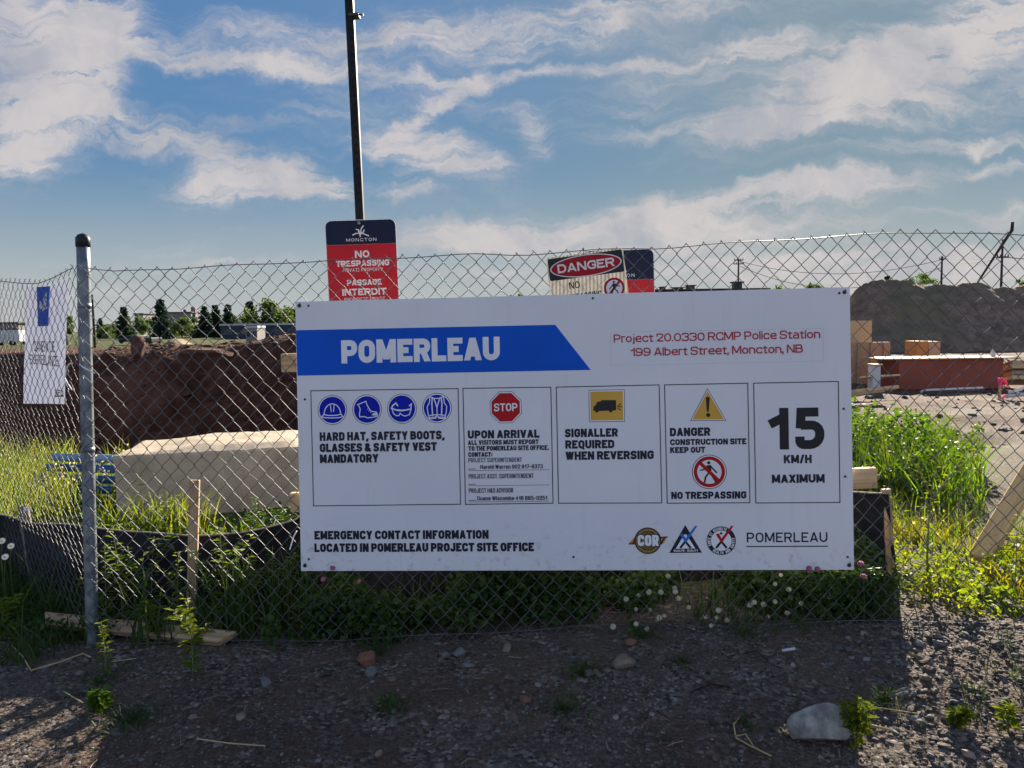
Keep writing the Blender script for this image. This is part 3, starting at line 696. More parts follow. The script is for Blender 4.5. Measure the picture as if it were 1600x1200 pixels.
# ---- notice: speed limit
nf = frame((1177.5, 598.7), (1309.8, 596), (1312.4, 785.1), (1181, 785.9))
t = Flat(); btext(t, '15', 1202.4, 701.6, 1288.7, 63, .23, gap=.27); art('lettering', [(t, black)], Bp, nf)
t = Flat(); btext(t, 'KM/H', 1224.6, 723.7, 1268.4, 12.6, .28, gap=.12); art('lettering', [(btext(Flat(), 'MAXIMUM', 1205.9, 754.6, 1288.7, 12.8, .285, gap=.11), navy)], Bp, nf); art('lettering', [(t, navy)], Bp, nf)
# ---- bottom strip
t = Flat(); btext(t, 'EMERGENCY CONTACT INFORMATION', 491.4, 842.8, 763.7, 13, .285, gap=.11); btext(t, 'LOCATED IN POMERLEAU PROJECT SITE OFFICE', 491.4, 862.4, 834.6, 13, .285, gap=.11)
art('emergency_lettering', [(t, navy)], Bp, board)
Z3 = lambda x, y: np.array(pt2(970 + x / 4.571, 800 + y / 4.571)); z3 = PXM / 4.571
c = Z3(193, 205); wing = Flat(); wing.poly([Z3(52, 232), Z3(100, 180), Z3(290, 176), Z3(338, 174), Z3(292, 232)])
stripe = Flat()
for x in (68, 92, 270, 295): stripe.poly([Z3(x, 224), Z3(x + 12, 224), Z3(x + 34, 184), Z3(x + 22, 184)])
co = btext(Flat(), 'COR', 970 + 120 / 4.571, 800 + 242 / 4.571, 970 + 272 / 4.571, 78 / 4.571, .27, gap=.1)
halo = btext(Flat(), 'COR', 970 + 115 / 4.571, 800 + 248 / 4.571, 970 + 277 / 4.571, 90 / 4.571, .42, gap=.0)
lg = art('logo', [(wing, navy), (stripe, orange), (Flat().disc(c, 95 * z3, 48), navy), (Flat().disc(c, 86 * z3, 48), gold), (Flat().ring(c, 66 * z3, 4 * z3, 48), navy), (Flat().ring(c, 52 * z3, 3 * z3, 48), navy), (halo, navy), (co, whitep)], Bp, board)
def tick(col, c0, sc_):
    P = lambda *p: [c0 + np.array([x, -y]) * sc_ for x, y in p]
    f_ = Flat(); f_.poly(P((-38, -22), (-16, -28), (2, 8), (72, -82), (86, -80), (2, 42)))
    g_ = Flat(); g_.disc(c0 + np.array([0, 28]) * sc_, 9 * sc_, 14); g_.stroke(P((-32, 70), (0, 30)), 8 * sc_); g_.stroke(P((32, 70), (0, 30)), 8 * sc_); g_.stroke(P((-20, -4), (0, 22)), 7 * sc_); g_.stroke(P((22, 0), (4, 22)), 6 * sc_)
    return [(g_, navy), (f_, col)]
T3 = np.array([Z3(460, 92), Z3(346, 292), Z3(580, 290)]); cc = T3.mean(0); t3 = lambda s: [cc + (p - cc) * s for p in T3]
tx = btext(Flat(), 'QUALIT\u00c9 \u2022 QUALITY'.replace('\u00c9', 'E'), 970 + 378 / 4.571, 800 + 283 / 4.571, 970 + 552 / 4.571, 15 / 4.571, .22, gap=.2)
art('logo', [(Flat().poly(t3(1.0)), navy), (Flat().poly([Z3(460, 148), Z3(392, 262), Z3(532, 260)]), whitep), (tx, whitep)] + tick(azure, Z3(460, 180), z3), Bp, board)
c = Z3(717, 205); ringtx = Flat()
def arc_text(fl, txt, c, r, H, a0, a1, inward=False):
    n = len(txt)
    for i, ch in enumerate(txt):
        if ch == ' ': continue
        a = a0 + (a1 - a0) * (i + .5) / n; tmp = Flat(); wd = abs(a1 - a0) / n * r * .8
        tmp.text(ch, -wd / 2 if GLY[ch][0] else -.1 * H, -H / 2, wd, H, .2)
        th = a - math.pi / 2 if not inward else a + math.pi / 2
        base = len(fl.v)
        for p in tmp.v: fl.v.append((c[0] + r * math.cos(a) + p[0] * math.cos(th) - p[1] * math.sin(th), c[1] + r * math.sin(a) + p[0] * math.sin(th) + p[1] * math.cos(th), fl.z + p[2]))
        fl.f += [tuple(q + base for q in f_) for f_ in tmp.f]; fl.z += 2e-5
arc_text(ringtx, 'SANTE ET SECURITE', c, 86 * z3, 20 * z3, rad(205), rad(62)); arc_text(ringtx, 'HEALTH AND SAFETY', c, 86 * z3, 20 * z3, rad(228), rad(375), True)
art('logo', [(Flat().disc(c, 102 * z3, 56), navy), (Flat().disc(c, 72 * z3, 56), whitep), (ringtx, whitep)] + tick(red, Z3(717, 180), z3), Bp, board)
t = btext(Flat(), 'POMERLEAU', 1166.9, 847.3, 1293, 15, .16, gap=.26); t.stroke([pt2(1167, 854), pt2(1293, 853.4)], .0022)
art('logo', [(t, navy)], Bp, board)
for i, (px, py) in enumerate([(481.9, 477.6), (926.3, 466), (476.5, 624), (482.6, 873.7), (896, 870.2), (1311.3, 458), (1318.2, 638.6), (1320.5, 744.4), (1324.4, 870.2)]):
    u, v = buv(px, py); s_ = MB(); s_.tube([B(u, v, .0002), B(u, v, .0022), B(u, v, .0034)], [.0052, .0050, .0025], 10); s_.build('screw', steel, board)
for px, py in ((467.7, 477.6), (476.5, 883.6), (1319.4, 456.5), (1326.6, 883)):
    u, v = buv(px, py); s_ = MB(); s_.tube([B(u, v, .0002), B(u, v, .003), B(u, v, .0035)], [.0085, .0085, .006], 12); s_.tube([B(u, v, .003), B(u + .004, v - .012, .006)], .0018, 5); s_.build('bolt', steel, board)
# ------------------------------------------------------------------ battens behind the wire that carry the board
def woodmat(name, c1, c2, sc=9):
    if name in MATS: return MATS[name]
    m = bpy.data.materials.new(name); m.use_nodes = True; nt = m.node_tree; nt.nodes.clear(); k = node_kit(nt)
    tc = k.N('ShaderNodeTexCoord').outputs['UV']; ob = k.N('ShaderNodeTexCoord').outputs['Object']
    mp = k.mapping(ob, sc=(1, 1, 1)); nz = k.noise(mp, sc, 8, .7, .9)
    gr = k.N('ShaderNodeAttribute', attribute_name='grain').outputs['Vector']
    gn = k.noise(k.mapping(gr, sc=(1.6, 38, 38)), 1.4, 6, .65, .3)
    c = k.mix(k.mrange(gn, .35, .66), c1, c2); c = k.mix(k.mrange(nz, .5, .75, 0, .35), c, tuple(q * .55 for q in c1))
    kn = k.N('ShaderNodeTexVoronoi'); k.put(kn.inputs[0], k.mapping(gr, sc=(3.5, 9, 9))); kn.inputs['Scale'].default_value = 1
    c = k.mix(k.mrange(kn.outputs['Distance'], .05, .13, .8, 0.), c, tuple(q * .35 for q in c1))
    p = k.N('ShaderNodeBsdfPrincipled'); k.put(p.inputs['Base Color'], c); p.inputs['Roughness'].default_value = .75; p.inputs['Specular IOR Level'].default_value = .2
    b = k.N('ShaderNodeBump'); b.inputs['Strength'].default_value = .35; b.inputs['Distance'].default_value = .003; k.put(b.inputs['Height'], gn); k.put(p.inputs['Normal'], b.outputs[0])
    o = k.N('ShaderNodeOutputMaterial'); nt.links.new(p.outputs[0], o.inputs[0]); MATS[name] = m; return m
pine = woodmat('pale_pine', (.52, .34, .17), (.70, .51, .29)); oldpine = woodmat('weathered_pine', (.30, .20, .115), (.46, .33, .21)); greywood = woodmat('grey_wood', (.16, .14, .12), (.28, .25, .22)); ply = woodmat('orange_plywood', (.42, .19, .06), (.56, .29, .11)); paleply = woodmat('pale_plywood', (.45, .31, .17), (.58, .43, .27))
def plank(name, m, a, b, w, th, up, parent=None, end=0., label=None, cat=None, group=None, bev=.004):
    """board from a to b, width w along up, thickness th; end = slanted cut"""
    a, b = Vector(a), Vector(b); X = (b - a).normalized(); Zv = (Vector(up) - X * X.dot(Vector(up))).normalized(); Yv = Zv.cross(X); L = (b - a).length
    mb = MB(); mb.bevbox((0, 0, 0), (L, th, w), None, bev); V = np.array(mb.v); gr = V.copy() + rng.random(3) * 9
    V[:, 0] += np.where(V[:, 0] > 0, 1, -1) * end * V[:, 2] / w
    R = np.array([X, Yv, Zv]).T; C_ = np.array((a + b) / 2); Wd = V @ R.T + C_
    o = mesh_np(name, Wd, mb.f, m, parent, org=None if parent else Vector(C_))
    at_ = o.data.attributes.new('grain', 'FLOAT_VECTOR', 'POINT'); at_.data.foreach_set('vector', gr.astype(np.float32).ravel())
    if label: tag(o, label, cat, group)
    return o
def onf(px, py, off=.0):   # on the fence plane, off metres behind it
    x, z = fxz(px, py); return FM @ Vector((x, off, z))
ups = (0, 0, 1)
plank('batten', pine, onf(438, 567, .024), onf(760, 556, .024), .085, .038, ups, label='short pale timber batten behind the wire, its end showing beside the blue banner', cat='timber')
plank('batten', pine, onf(452, 786, .024), onf(1372, 747, .024), .089, .038, ups, label='long pale timber batten behind the wire, showing past both sides of the board', cat='timber')
# ------------------------------------------------------------------ perforated sign post and the two municipal notices behind the fence
darksteel = mat('dark_galvanised', (.045, .05, .06), .45, .2, 12, metal=.5, spec=.4)
perf = bpy.data.materials.new('perforated_steel'); perf.use_nodes = True
def _perf():
    nt = perf.node_tree; nt.nodes.clear(); k = node_kit(nt); sp = k.N('ShaderNodeSeparateXYZ'); ob = k.N('ShaderNodeTexCoord').outputs['Object']; k.put(sp.inputs[0], ob)
    zz = k.M('SUBTRACT', k.M('MODULO', k.M('ADD', sp.outputs[2], 10.), .0508), .0254); xx = k.M('ADD', sp.outputs[0], k.M('MULTIPLY', sp.outputs[2], .023))
    d = k.M('SQRT', k.M('ADD', k.M('MULTIPLY', zz, zz), k.M('MULTIPLY', xx, xx)))
    c = k.mix(k.mrange(d, .0085, .0105), (.004, .004, .005), k.mix(k.mrange(k.noise(ob, 9, 5, .6), .3, .7), (.006, .007, .010), (.014, .016, .02)))
    p = k.N('ShaderNodeBsdfPrincipled'); k.put(p.inputs['Base Color'], c); p.inputs['Roughness'].default_value = .6; p.inputs['Specular IOR Level'].default_value = .2
    o = k.N('ShaderNodeOutputMaterial'); nt.links.new(p.outputs[0], o.inputs[0])
_perf()
mnavy = pm('notice_navy', (.004, .009, .034), .5, .2); mred = pm('notice_red', (.40, .010, .020), .5, .2); mwhite = pm('notice_white', (.62, .60, .62), .5)
def municipal_sign(px, py, Y, label, post_label, post_top, sh=0):
    tl = at(px, py, Y); k_ = Y / F; up = Vector((-.023, 0, 1)).normalized(); ex = Vector((1, 0, .02)).normalized(); ny = ex.cross(up).normalized()  # ny points away
    def plc(x, y, z): return tl + ex * x + up * y - ny * -0 + Vector((0, -1, 0)) * (.001 + z)
    Wd, Hd = .457, .61
    def rr(x0, y0, x1, y1, r, lo=True):
        P = []
        for cx_, cy_, a0, on in ((x1 - r, y1 - r, 0, True), (x0 + r, y1 - r, 90, True), (x0 + r, y0 + r, 180, lo), (x1 - r, y0 + r, 270, lo)):
            if on: P += [(cx_ + r * math.cos(rad(a0 + t)), cy_ + r * math.sin(rad(a0 + t))) for t in range(0, 91, 15)]
            else: P.append((x0 if a0 == 180 else x1, y0))
        return P
    s_ = thing('no_trespassing_sign', label, 'sign', tl + ex * Wd / 2 - up * Hd)
    o2 = rr(0, -Hd, Wd, 0, .04); n = len(o2)
    vs = [plc(x, y, -.0005) for x, y in o2] + [plc(x, y, -.004) for x, y in o2]
    mesh_np('panel', np.array(vs), [tuple(range(n)), tuple(range(2 * n - 1, n - 1, -1))] + [(i, i + n, (i + 1) % n + n, (i + 1) % n) for i in range(n)], mwhite, s_)
    X = lambda q: (q - 507) * k_; Yp = lambda q: -(q + sh - 345) * k_
    def tx(fl, t, l, b, r, cap, wt=.2, **kw): fl.text(t, X(l), Yp(b), X(r) - X(l), cap * k_, wt, **kw)
    f1 = Flat().poly(rr(.004, Yp(382.5), Wd - .004, -.004, .037, False)); f2 = Flat(); P2 = rr(.004, -Hd + .004, Wd - .004, Yp(382.7), .037, True)
    f2.poly([(.004, Yp(382.7)), *[(.041 - .037 * math.cos(rad(t)), -Hd + .041 - .037 * math.sin(rad(t))) for t in range(0, 91, 15)], *[(Wd - .041 + .037 * math.sin(rad(t)), -Hd + .041 - .037 * math.cos(rad(t))) for t in range(0, 91, 15)], (Wd - .004, Yp(382.7))])
    w = Flat()
    tx(w, 'MONCTON', 538.8, 377.9, 585.6, 4.6, .16, gap=.7)
    E_ = lambda *p: [(X(480 + a / 8), Yp(330 + b / 8)) for a, b in p]
    for P_ in (((605, 238), (632, 245), (640, 268)), ((655, 270), (668, 225), (692, 198)), ((700, 250), (688, 275), (660, 280)), ((558, 304), (600, 285), (640, 288), (648, 325)), ((660, 285), (700, 298), (750, 320)), ((630, 265), (655, 300))):
        w.stroke([np.array(q) for q in E_(*P_)], .0035)
    tx(w, 'NO', 551.3, 402.8, 573.8, 10.6, .24, gap=.2); tx(w, 'TRESPASSING', 521.5, 416, 603.8, 8.8, .24, gap=.16); tx(w, 'PRIVATE PROPERTY', 531, 424.2, 593, 5.2, .13, slant=.2, gap=.3)
    tx(w, 'PASSAGE', 536.9, 445.3, 591, 8.6, .24, gap=.16); tx(w, 'INTERDIT', 528.8, 460.6, 597.5, 10, .24, gap=.18); tx(w, 'PROPRIETE PRIVEE', 531, 469.5, 594, 5.2, .13, slant=.2, gap=.3)
    art('printing', [(f1, mnavy), (f2, mred), (w, mwhite)], plc, s_)
    b_ = MB(); c = plc(X(560), Yp(350), 0); b_.tube([c, c + Vector((0, -.004, 0)), c + Vector((0, -.007, 0))], [.011, .011, .005], 12); b_.build('bolt', galvp, s_, True)
    # square tube post with punched holes
    foot_x = X(560); base = plc(foot_x, -1.6, 0); gz = T(base.x, Y + .05) - .2
    pb_ = plc(foot_x, 0, 0) + Vector((0, .045, 0)); L = (pb_.z - gz) / up.z; bot = pb_ - up * L
    pst = thing('sign_post', post_label, 'sign post', (bot.x, bot.y, gz + .2)); top = pb_ + up * post_top
    hw = .026; M3 = Matrix((ex, Vector((0, 1, 0)), up)).transposed(); Lt = (top - bot).length
    mb = MB(); mb.bevbox(bot.lerp(top, .5), (hw * 2, hw * 2, Lt), M3, .006); mb.build('post_tube', perf, pst)
    return s_, pst, top, up, ex
_, pst, top, up_, ex_ = municipal_sign(507, 345, 5.0, 'red and navy no trespassing notice bolted to the tall dark post left of centre', 'tall dark perforated square post rising out of the top of the picture', 2.1)
cb = MB(); c = at(553.5, 25, 5.045); cb.bevbox(c, (.066, .07, .02), None, .004); cb.tube([c + Vector((.033, -.02, 0)), c + Vector((.062, -.02, 0))], .006, 6); cb.tube([c + Vector((-.045, -.02, 0)), c + Vector((-.03, -.02, 0))], .006, 6); cb.build('clamp', darksteel, pst)
municipal_sign(911, 392, 5.0, 'red and navy notice partly hidden behind the danger sign', 'dark perforated post hidden behind the navy notice near the danger sign', -.03, 9)
# ------------------------------------------------------------------ danger sign wired to the fence
cor = bpy.data.materials.new('fluted_plastic'); cor.use_nodes = True
def _cor():
    nt = cor.node_tree; nt.nodes.clear(); k = node_kit(nt); ob = k.N('ShaderNodeTexCoord').outputs['Object']
    wv = k.N('ShaderNodeTexWave', wave_type='BANDS', bands_direction='X'); k.put(wv.inputs[0], ob); wv.inputs['Scale'].default_value = 19; wv.inputs['Distortion'].default_value = .3
    c = k.mix(k.mrange(wv.outputs[1], .2, .8), (.52, .48, .40), (.78, .75, .68))  # paler bands paint the light that shows through the flutes
    d = k.N('ShaderNodeBsdfDiffuse'); k.put(d.inputs[0], c); t = k.N('ShaderNodeBsdfTranslucent'); k.put(t.inputs[0], c); ms = k.N('ShaderNodeMixShader'); ms.inputs[0].default_value = .35
    nt.links.new(d.outputs[0], ms.inputs[1]); nt.links.new(t.outputs[0], ms.inputs[2]); o = k.N('ShaderNodeOutputMaterial'); nt.links.new(ms.outputs[0], o.inputs[0])
_cor()
p0 = Vector((*fxz(853, 404),)); p1 = Vector((*fxz(972, 388),)); e1 = (p1 - p0).normalized(); e2 = Vector((-e1.y, e1.x)); ds = (p1 - p0).length / 120.
def dplc(x, y, z):
    q = p0 + e1 * x + e2 * y; return FM @ Vector((q.x, -.0135 - z, q.y))
def dl(px, py):
    q = Vector((*fxz(px, py),)) - p0; return (q.dot(e1), q.dot(e2))
dsg = thing('danger_sign', 'tilted white danger sign with red oval, tucked behind the top of the board', 'sign', dplc(60 * ds, -80 * ds, 0))
wd_, hd_ = 121 * ds, 86 * ds; r_ = .008
outl = [(wd_ - r_ + r_ * math.cos(a), -r_ + r_ * math.sin(a)) for a in np.linspace(0, math.pi / 2, 5)] + [(r_ + r_ * math.cos(a), -r_ + r_ * math.sin(a)) for a in np.linspace(math.pi / 2, math.pi, 5)] + [(0, -hd_), (wd_, -hd_)]
n = len(outl); mesh_np('panel', np.array([dplc(x, y, 0) for x, y in outl] + [dplc(x, y, -.004) for x, y in outl]), [tuple(range(n)), tuple(range(2 * n - 1, n - 1, -1))] + [(i, i + n, (i + 1) % n + n, (i + 1) % n) for i in range(n)], cor, dsg)
hdr = Flat(); m0 = 2.2 * ds; h1 = 37 * ds; q_ = .007
hdr.poly([(wd_ - m0 - q_ + q_ * math.cos(a), -m0 - q_ + q_ * math.sin(a)) for a in np.linspace(0, math.pi / 2, 5)] + [(m0 + q_ + q_ * math.cos(a), -m0 - q_ + q_ * math.sin(a)) for a in np.linspace(math.pi / 2, math.pi, 5)] + [(m0 + q_ + q_ * math.cos(a), -h1 + q_ + q_ * math.sin(a)) for a in np.linspace(math.pi, 1.5 * math.pi, 5)] + [(wd_ - m0 - q_ + q_ * math.cos(a), -h1 + q_ + q_ * math.sin(a)) for a in np.linspace(1.5 * math.pi, 2 * math.pi, 5)])
oc = (wd_ / 2, -19.8 * ds)
ov1 = Flat().disc(oc, 17.2 * ds, 64, 56 * ds); ov2 = Flat().disc(oc, 15.6 * ds, 64, 54 * ds); dt = Flat().text('DANGER', oc[0] - 44.5 * ds, oc[1] - 6.6 * ds, 89 * ds, 13.4 * ds, .22, gap=.16)
no_ = Flat(); a_, b_ = dl(890, 452.5); no_.text('NO', a_, b_, 16.5 * ds, 10.6 * ds, .15, gap=.25); a_, b_ = dl(877, 473); no_.text('TRESPASSING', a_, b_, 64 * ds, 10.6 * ds, .15, gap=.22)
cw = pm('danger_white', (.80, .76, .68), .5)
art('printing', [(hdr, black), (ov1, cw), (ov2, mred), (dt, cw), (no_, black)], dplc, dsg, .0004)
art('pictogram', nopass(dl(959.5, 450.5), 18 * ds, None, None, flip=True, bar=False), dplc, dsg, .0004)
tb = MB(); c = dplc(*dl(912, 392), .0006); tb.tube([c + Vector((0, .02, .004)), c + Vector((0, .0, .012)), c, c - Vector((.001, 0, .022)), c - Vector((0, -.01, .028))], .0016, 5); tb.build('wire_tie', steel, dsg)
# ------------------------------------------------------------------ camera notice on the left run
bann = thing('surveillance_banner', 'narrow white fabric banner with a blue camera square, hung behind the short left fence run', 'banner', LM @ Vector((fxz(62, 600, LM, LI)[0], .02, -.3)))
fab = mat('banner_fabric', (.80, .78, .82), .8, .03, 5, trans=.08, tcol=(.85, .95, 1.2))
def lplc(x, y, z): return LM @ Vector((x, .022 - z + .008 * math.sin(x * 9 + y * 4), y))
cn = [fxz(*q, LM, LI) for q in ((30, 441), (95, 433), (97, 632), (32, 631))]
V = []; nu, nv = 10, 24
for j in range(nv + 1):
    for i in range(nu + 1):
        s_, t_ = i / nu, j / nv; a = np.array(cn[0]) * (1 - s_) + np.array(cn[1]) * s_; b = np.array(cn[3]) * (1 - s_) + np.array(cn[2]) * s_; q = a * (1 - t_) + b * t_
        q[1] -= .035 * math.sin(math.pi * s_) * (1 - t_) ** 4
        V.append(lplc(q[0], q[1], 0))
mesh_np('cloth', np.array(V), [(j * (nu + 1) + i, (j + 1) * (nu + 1) + i, (j + 1) * (nu + 1) + i + 1, j * (nu + 1) + i + 1) for j in range(nv) for i in range(nu)], fab, bann, True)
lx = lambda px, py: fxz(px, py, LM, LI)
def grid_poly(fl, p00, p10, p11, p01, n=6):
    for j in range(n * 2):
        for i in range(n):
            f_ = lambda s, t: tuple((np.array(p00) * (1 - s) + np.array(p10) * s) * (1 - t) + (np.array(p01) * (1 - s) + np.array(p11) * s) * t)
            fl.poly([f_(i / n, (j + 1) / n / 2), f_((i + 1) / n, (j + 1) / n / 2), f_((i + 1) / n, j / n / 2), f_(i / n, j / n / 2)])
bl = Flat(); grid_poly(bl, lx(52.5, 448.5), lx(73, 447), lx(71.5, 509), lx(52, 510)); cmw = Flat()
cmw.poly([lx(*q) for q in ((55.5, 478), (58.5, 470), (61, 473), (62.5, 482), (57, 484))]); cmw.poly([lx(*q) for q in ((66, 462), (69, 456), (69.5, 470), (66.5, 469))]); cmw.stroke([lx(63, 482), lx(67, 474), lx(65, 470)], .012); cmw.stroke([lx(62, 483.5), lx(71, 480.5)], .004)
tx = Flat()
for t_, l, r, b, cap in (('CAMERA DE', 44, 82, 549, 16), ('SURVEILLANCE', 39, 87, 569, 15)):
    a_ = lx(l, b); w_ = lx(r, b)[0] - a_[0]; tx.text(t_, a_[0], a_[1], w_, lx(l, b - cap)[1] - a_[1], .115, gap=.12)
art('lettering', [(tx, navy)], lplc, bann, .003, .001); tx = Flat(); a_ = lx(80, 617); tx.text('INFO', a_[0], a_[1], .14, .028, .2); tx.stroke([lx(78, 619.5), lx(95, 619)], .003)
art('pictogram', [(bl, blue), (cmw, mwhite)], lplc, bann, .003, .001); art('lettering', [(tx, navy)], lplc, bann, .003, .001)
# zip ties
ziw = mat('white_nylon', (.72, .72, .70), .4)
def zip_tie(pts, label):
    m_ = MB(); m_.tube(pts, .0032, 6); o = m_.build('zip_tie', ziw, org=Vector(pts[0])); tag(o, label, 'cable tie')
pz = pb.lerp(pt, .66)
zip_tie([onf(126, 569, -.008), onf(133, 574, -.014), onf(140, 578, -.012), onf(149, 583, -.004)], 'white cable tie strap crossing the front of the corner post')
lz = lambda px, py: LM @ Vector((lx(px, py)[0], -.01, lx(px, py)[1]))
zip_tie([lz(117, 567), lz(111, 569), lz(107, 578), lz(105, 590), lz(109, 598), lz(116, 609)], 'looped white cable tie hanging beside the camera banner')
zip_tie([onf(465, 829, -.012), onf(460, 838, -.012), onf(454, 858, -.01)], 'white cable tie tail at the lower left edge of the board')
# ------------------------------------------------------------------ silt fence
blackfab = mat('black_fabric', (.008, .009, .013), .62, .4, 25, bump=.25, bscale=160, spec=.25)
SP = [(-160, 796, 5.0), (0, 808, 4.5), (60, 815, 4.22), (140, 823, 3.95), (225, 832, 3.90), (300, 838, 3.88), (380, 830, 3.87), (460, 815, 3.86), (560, 742, 3.88), (850, 740, 3.86), (1200, 742, 3.86), (1330, 765, 3.81), (1395, 771, 3.78)]
pts = [at(*p) for p in SP]; cum = np.concatenate(([0], np.cumsum([(Vector((b.x, b.y)) - Vector((a.x, a.y))).length for a, b in zip(pts, pts[1:])])))
ss = np.arange(0, cum[-1], .03); PX = np.interp(ss, cum, [p.x for p in pts]); PY = np.interp(ss, cum, [p.y for p in pts]); PZ = np.interp(ss, cum, [p.z for p in pts]); PZ = PZ + .012 * np.sin(ss * 7) * np.sin(ss * 1.3)
sf = thing('silt_fence', 'low black fabric silt fence strung along the ground behind the chain link', 'silt fence', (PX[0], PY[0], T(PX[0], PY[0])))
nv = 12; V = np.zeros((len(ss), nv + 1, 3)); zb = terrain(PX, PY) - .04
for j in range(nv + 1):
    t_ = j / nv; wr = .022 * fbm(ss, ss * 0 + t_ * 1.6, 3.2, 4) + .03 * math.sin(t_ * 3.1) * np.sin(ss * 2.3)
    V[:, j, 0] = PX + (.07 * (1 - t_) if True else 0) * sstep(cum[-1] - .3, cum[-1], ss); V[:, j, 1] = PY + wr; V[:, j, 2] = zb + (PZ - zb) * t_
ii = np.arange(len(ss) * (nv + 1)).reshape(len(ss), nv + 1)
o = mesh_np('fabric', V.reshape(-1, 3), np.stack([ii[:-1, :-1], ii[1:, :-1], ii[1:, 1:], ii[:-1, 1:]], -1).reshape(-1, 4), blackfab, sf, True)
hm = MB(); hm.tube([Vector(V[i, nv]) for i in range(0, len(ss), 2)], .0045, 5); hm.build('hem_highlight', mat('hem_lit_tan', (.30, .26, .22), .7), sf, True)  # pale tube paints the sunlit rim along the fabric's top fold
def stake(px0, py0, px1, py1, Y0, Y1, m, w, label, parent=None, name='stake'):
    a = at(px1, py1, Y1); a.z = min(a.z, T(a.x, a.y) - .08) if parent is None else a.z; b = at(px0, py0, Y0)
    return plank(name, m, a, b, w, .03, (1, .15, 0), parent, label=label, cat=None if parent else 'stake', bev=.003)
stake(304.5, 750, 298, 985, 3.80, 3.74, oldpine, .046, 'tall pale wooden stake standing before the black silt fence beside the corner post')
stake(36, 790, 56, 870, 4.35, 4.28, greywood, .055, 'short grey weathered stake leaning at the far left of the silt fence')
stake(1384, 764, 1392, 930, 3.82, 3.82, oldpine, .045, 'wooden stake at the right-hand end of the black silt fence')
def gp(px, py, off=0.):
    """point on the terrain seen at a pixel"""
    d = ray(px, py); t_ = .5
    lo, hi = 0., 1.
    y = 1.
    while y < 60:
        p = EYE + d * (y / d.y)
        if p.z < T(p.x, p.y): break
        y += .05
    p = EYE + d * (y / d.y); return Vector((p.x, p.y, T(p.x, p.y) + off))
a = at(72, 968, 3.66); b = at(357, 998, 3.44)
dv = (b - a).normalized(); sd = Vector((-dv.y, dv.x, 0))
plank('plank', oldpine, a, b, .07, .034, sd + Vector((0, 0, .55)), end=.06, label='tan plank lying on the ground behind the wire at the corner post', cat='plank')
# leaning brace at the right
plank('brace', woodmat('sunlit_pine', (.56, .34, .14), (.72, .49, .24)), at(1530, 874, 4.05), at(1748, 512, 5.0), .108, .05, (.8, .1, .5), label='pale timber leaning up behind the fence at the right edge', cat='timber', bev=.005)  # pine toned as if sunlit, since this face gets no sun
# ------------------------------------------------------------------ concrete block and what lies around it
conc = mat('concrete', (.35, .29, .215), .88, .2, 3.5, bump=.6, bscale=60, spec=.15, col2=(.50, .425, .325), detail=8)
def concrete_block():
    a = at(179, 710, 5.6); b = at(464, 696, 5.85); L = 2.55; dx = (Vector((b.x, b.y, 0)) - Vector((a.x, a.y, 0))).normalized(); dyv = Vector((-dx.y, dx.x, 0)); z0, slope = a.z, (b.z - a.z) / (b - a).length
    nu, nw = 70, 16; D = .75; V = []; g_ = T(a.x, a.y) - .3
    for j in range(nw + 1):
        for i in range(nu + 1):
            s_, w_ = i / nu * L, j / nw * D; z = z0 + slope * s_
            rb = .034 * float(sstep(.02, .14, w_)) * (.85 + .45 * float(fbm(np.array([s_ + 3]), np.array([w_]), 3, 4)[0])) * float(sstep(.18, .5, s_))
            rb -= .10 * math.exp(-((s_ - 1.42) / .1) ** 2) * float(sstep(.02, .1, w_))
            z += rb + .008 * float(fbm(np.array([s_]), np.array([w_ + 5]), 12, 3)[0]) - (.012 if j in (0, nw) or i in (0, nu) else 0)
            p = Vector((a.x, a.y, 0)) + dx * s_ + dyv * w_; V.append((p.x, p.y, z))
    n1 = nu + 1; Fc = [(j * n1 + i, j * n1 + i + 1, (j + 1) * n1 + i + 1, (j + 1) * n1 + i) for j in range(nw) for i in range(nu)]
    ring = [i for i in range(nu + 1)] + [j * n1 + nu for j in range(1, nw + 1)] + [nw * n1 + i for i in range(nu - 1, -1, -1)] + [j * n1 for j in range(nw - 1, 0, -1)]
    base = len(V); lv = 8
    for l in range(1, lv + 1):
        for r_ in ring:
            x, y, z = V[r_]; t_ = l / lv; zz = z + (g_ - z) * t_ if l > 1 else z - .02
            q = .006 * float(fbm(np.array([x * 2 + y]), np.array([zz]), 6, 3)[0]); V.append((x - dyv.x * .008 * (l >= 1) + q * dyv.x, y - (.010 if r_ <= nu else -.010) + q, zz))
    m_ = len(ring)
    for l in range(lv):
        for r_ in range(m_):
            u0 = ring[r_] if l == 0 else base + (l - 1) * m_ + r_; u1 = ring[(r_ + 1) % m_] if l == 0 else base + (l - 1) * m_ + (r_ + 1) % m_
            Fc.append((u0, base + l * m_ + r_, base + l * m_ + (r_ + 1) % m_, u1))
    o = mesh_np('concrete_block', np.array(V), Fc, conc, smooth=False, org=Vector((a.x + 1.2, a.y + .3, T(a.x, a.y)))); tag(o, 'long tan concrete block with a rough broken top behind the silt fence', 'concrete block')
concrete_block()
bluep = mat('blue_plastic', (.012, .09, .30), .4, .1, 4); whp = mat('pale_plastic', (.20, .30, .45), .45)
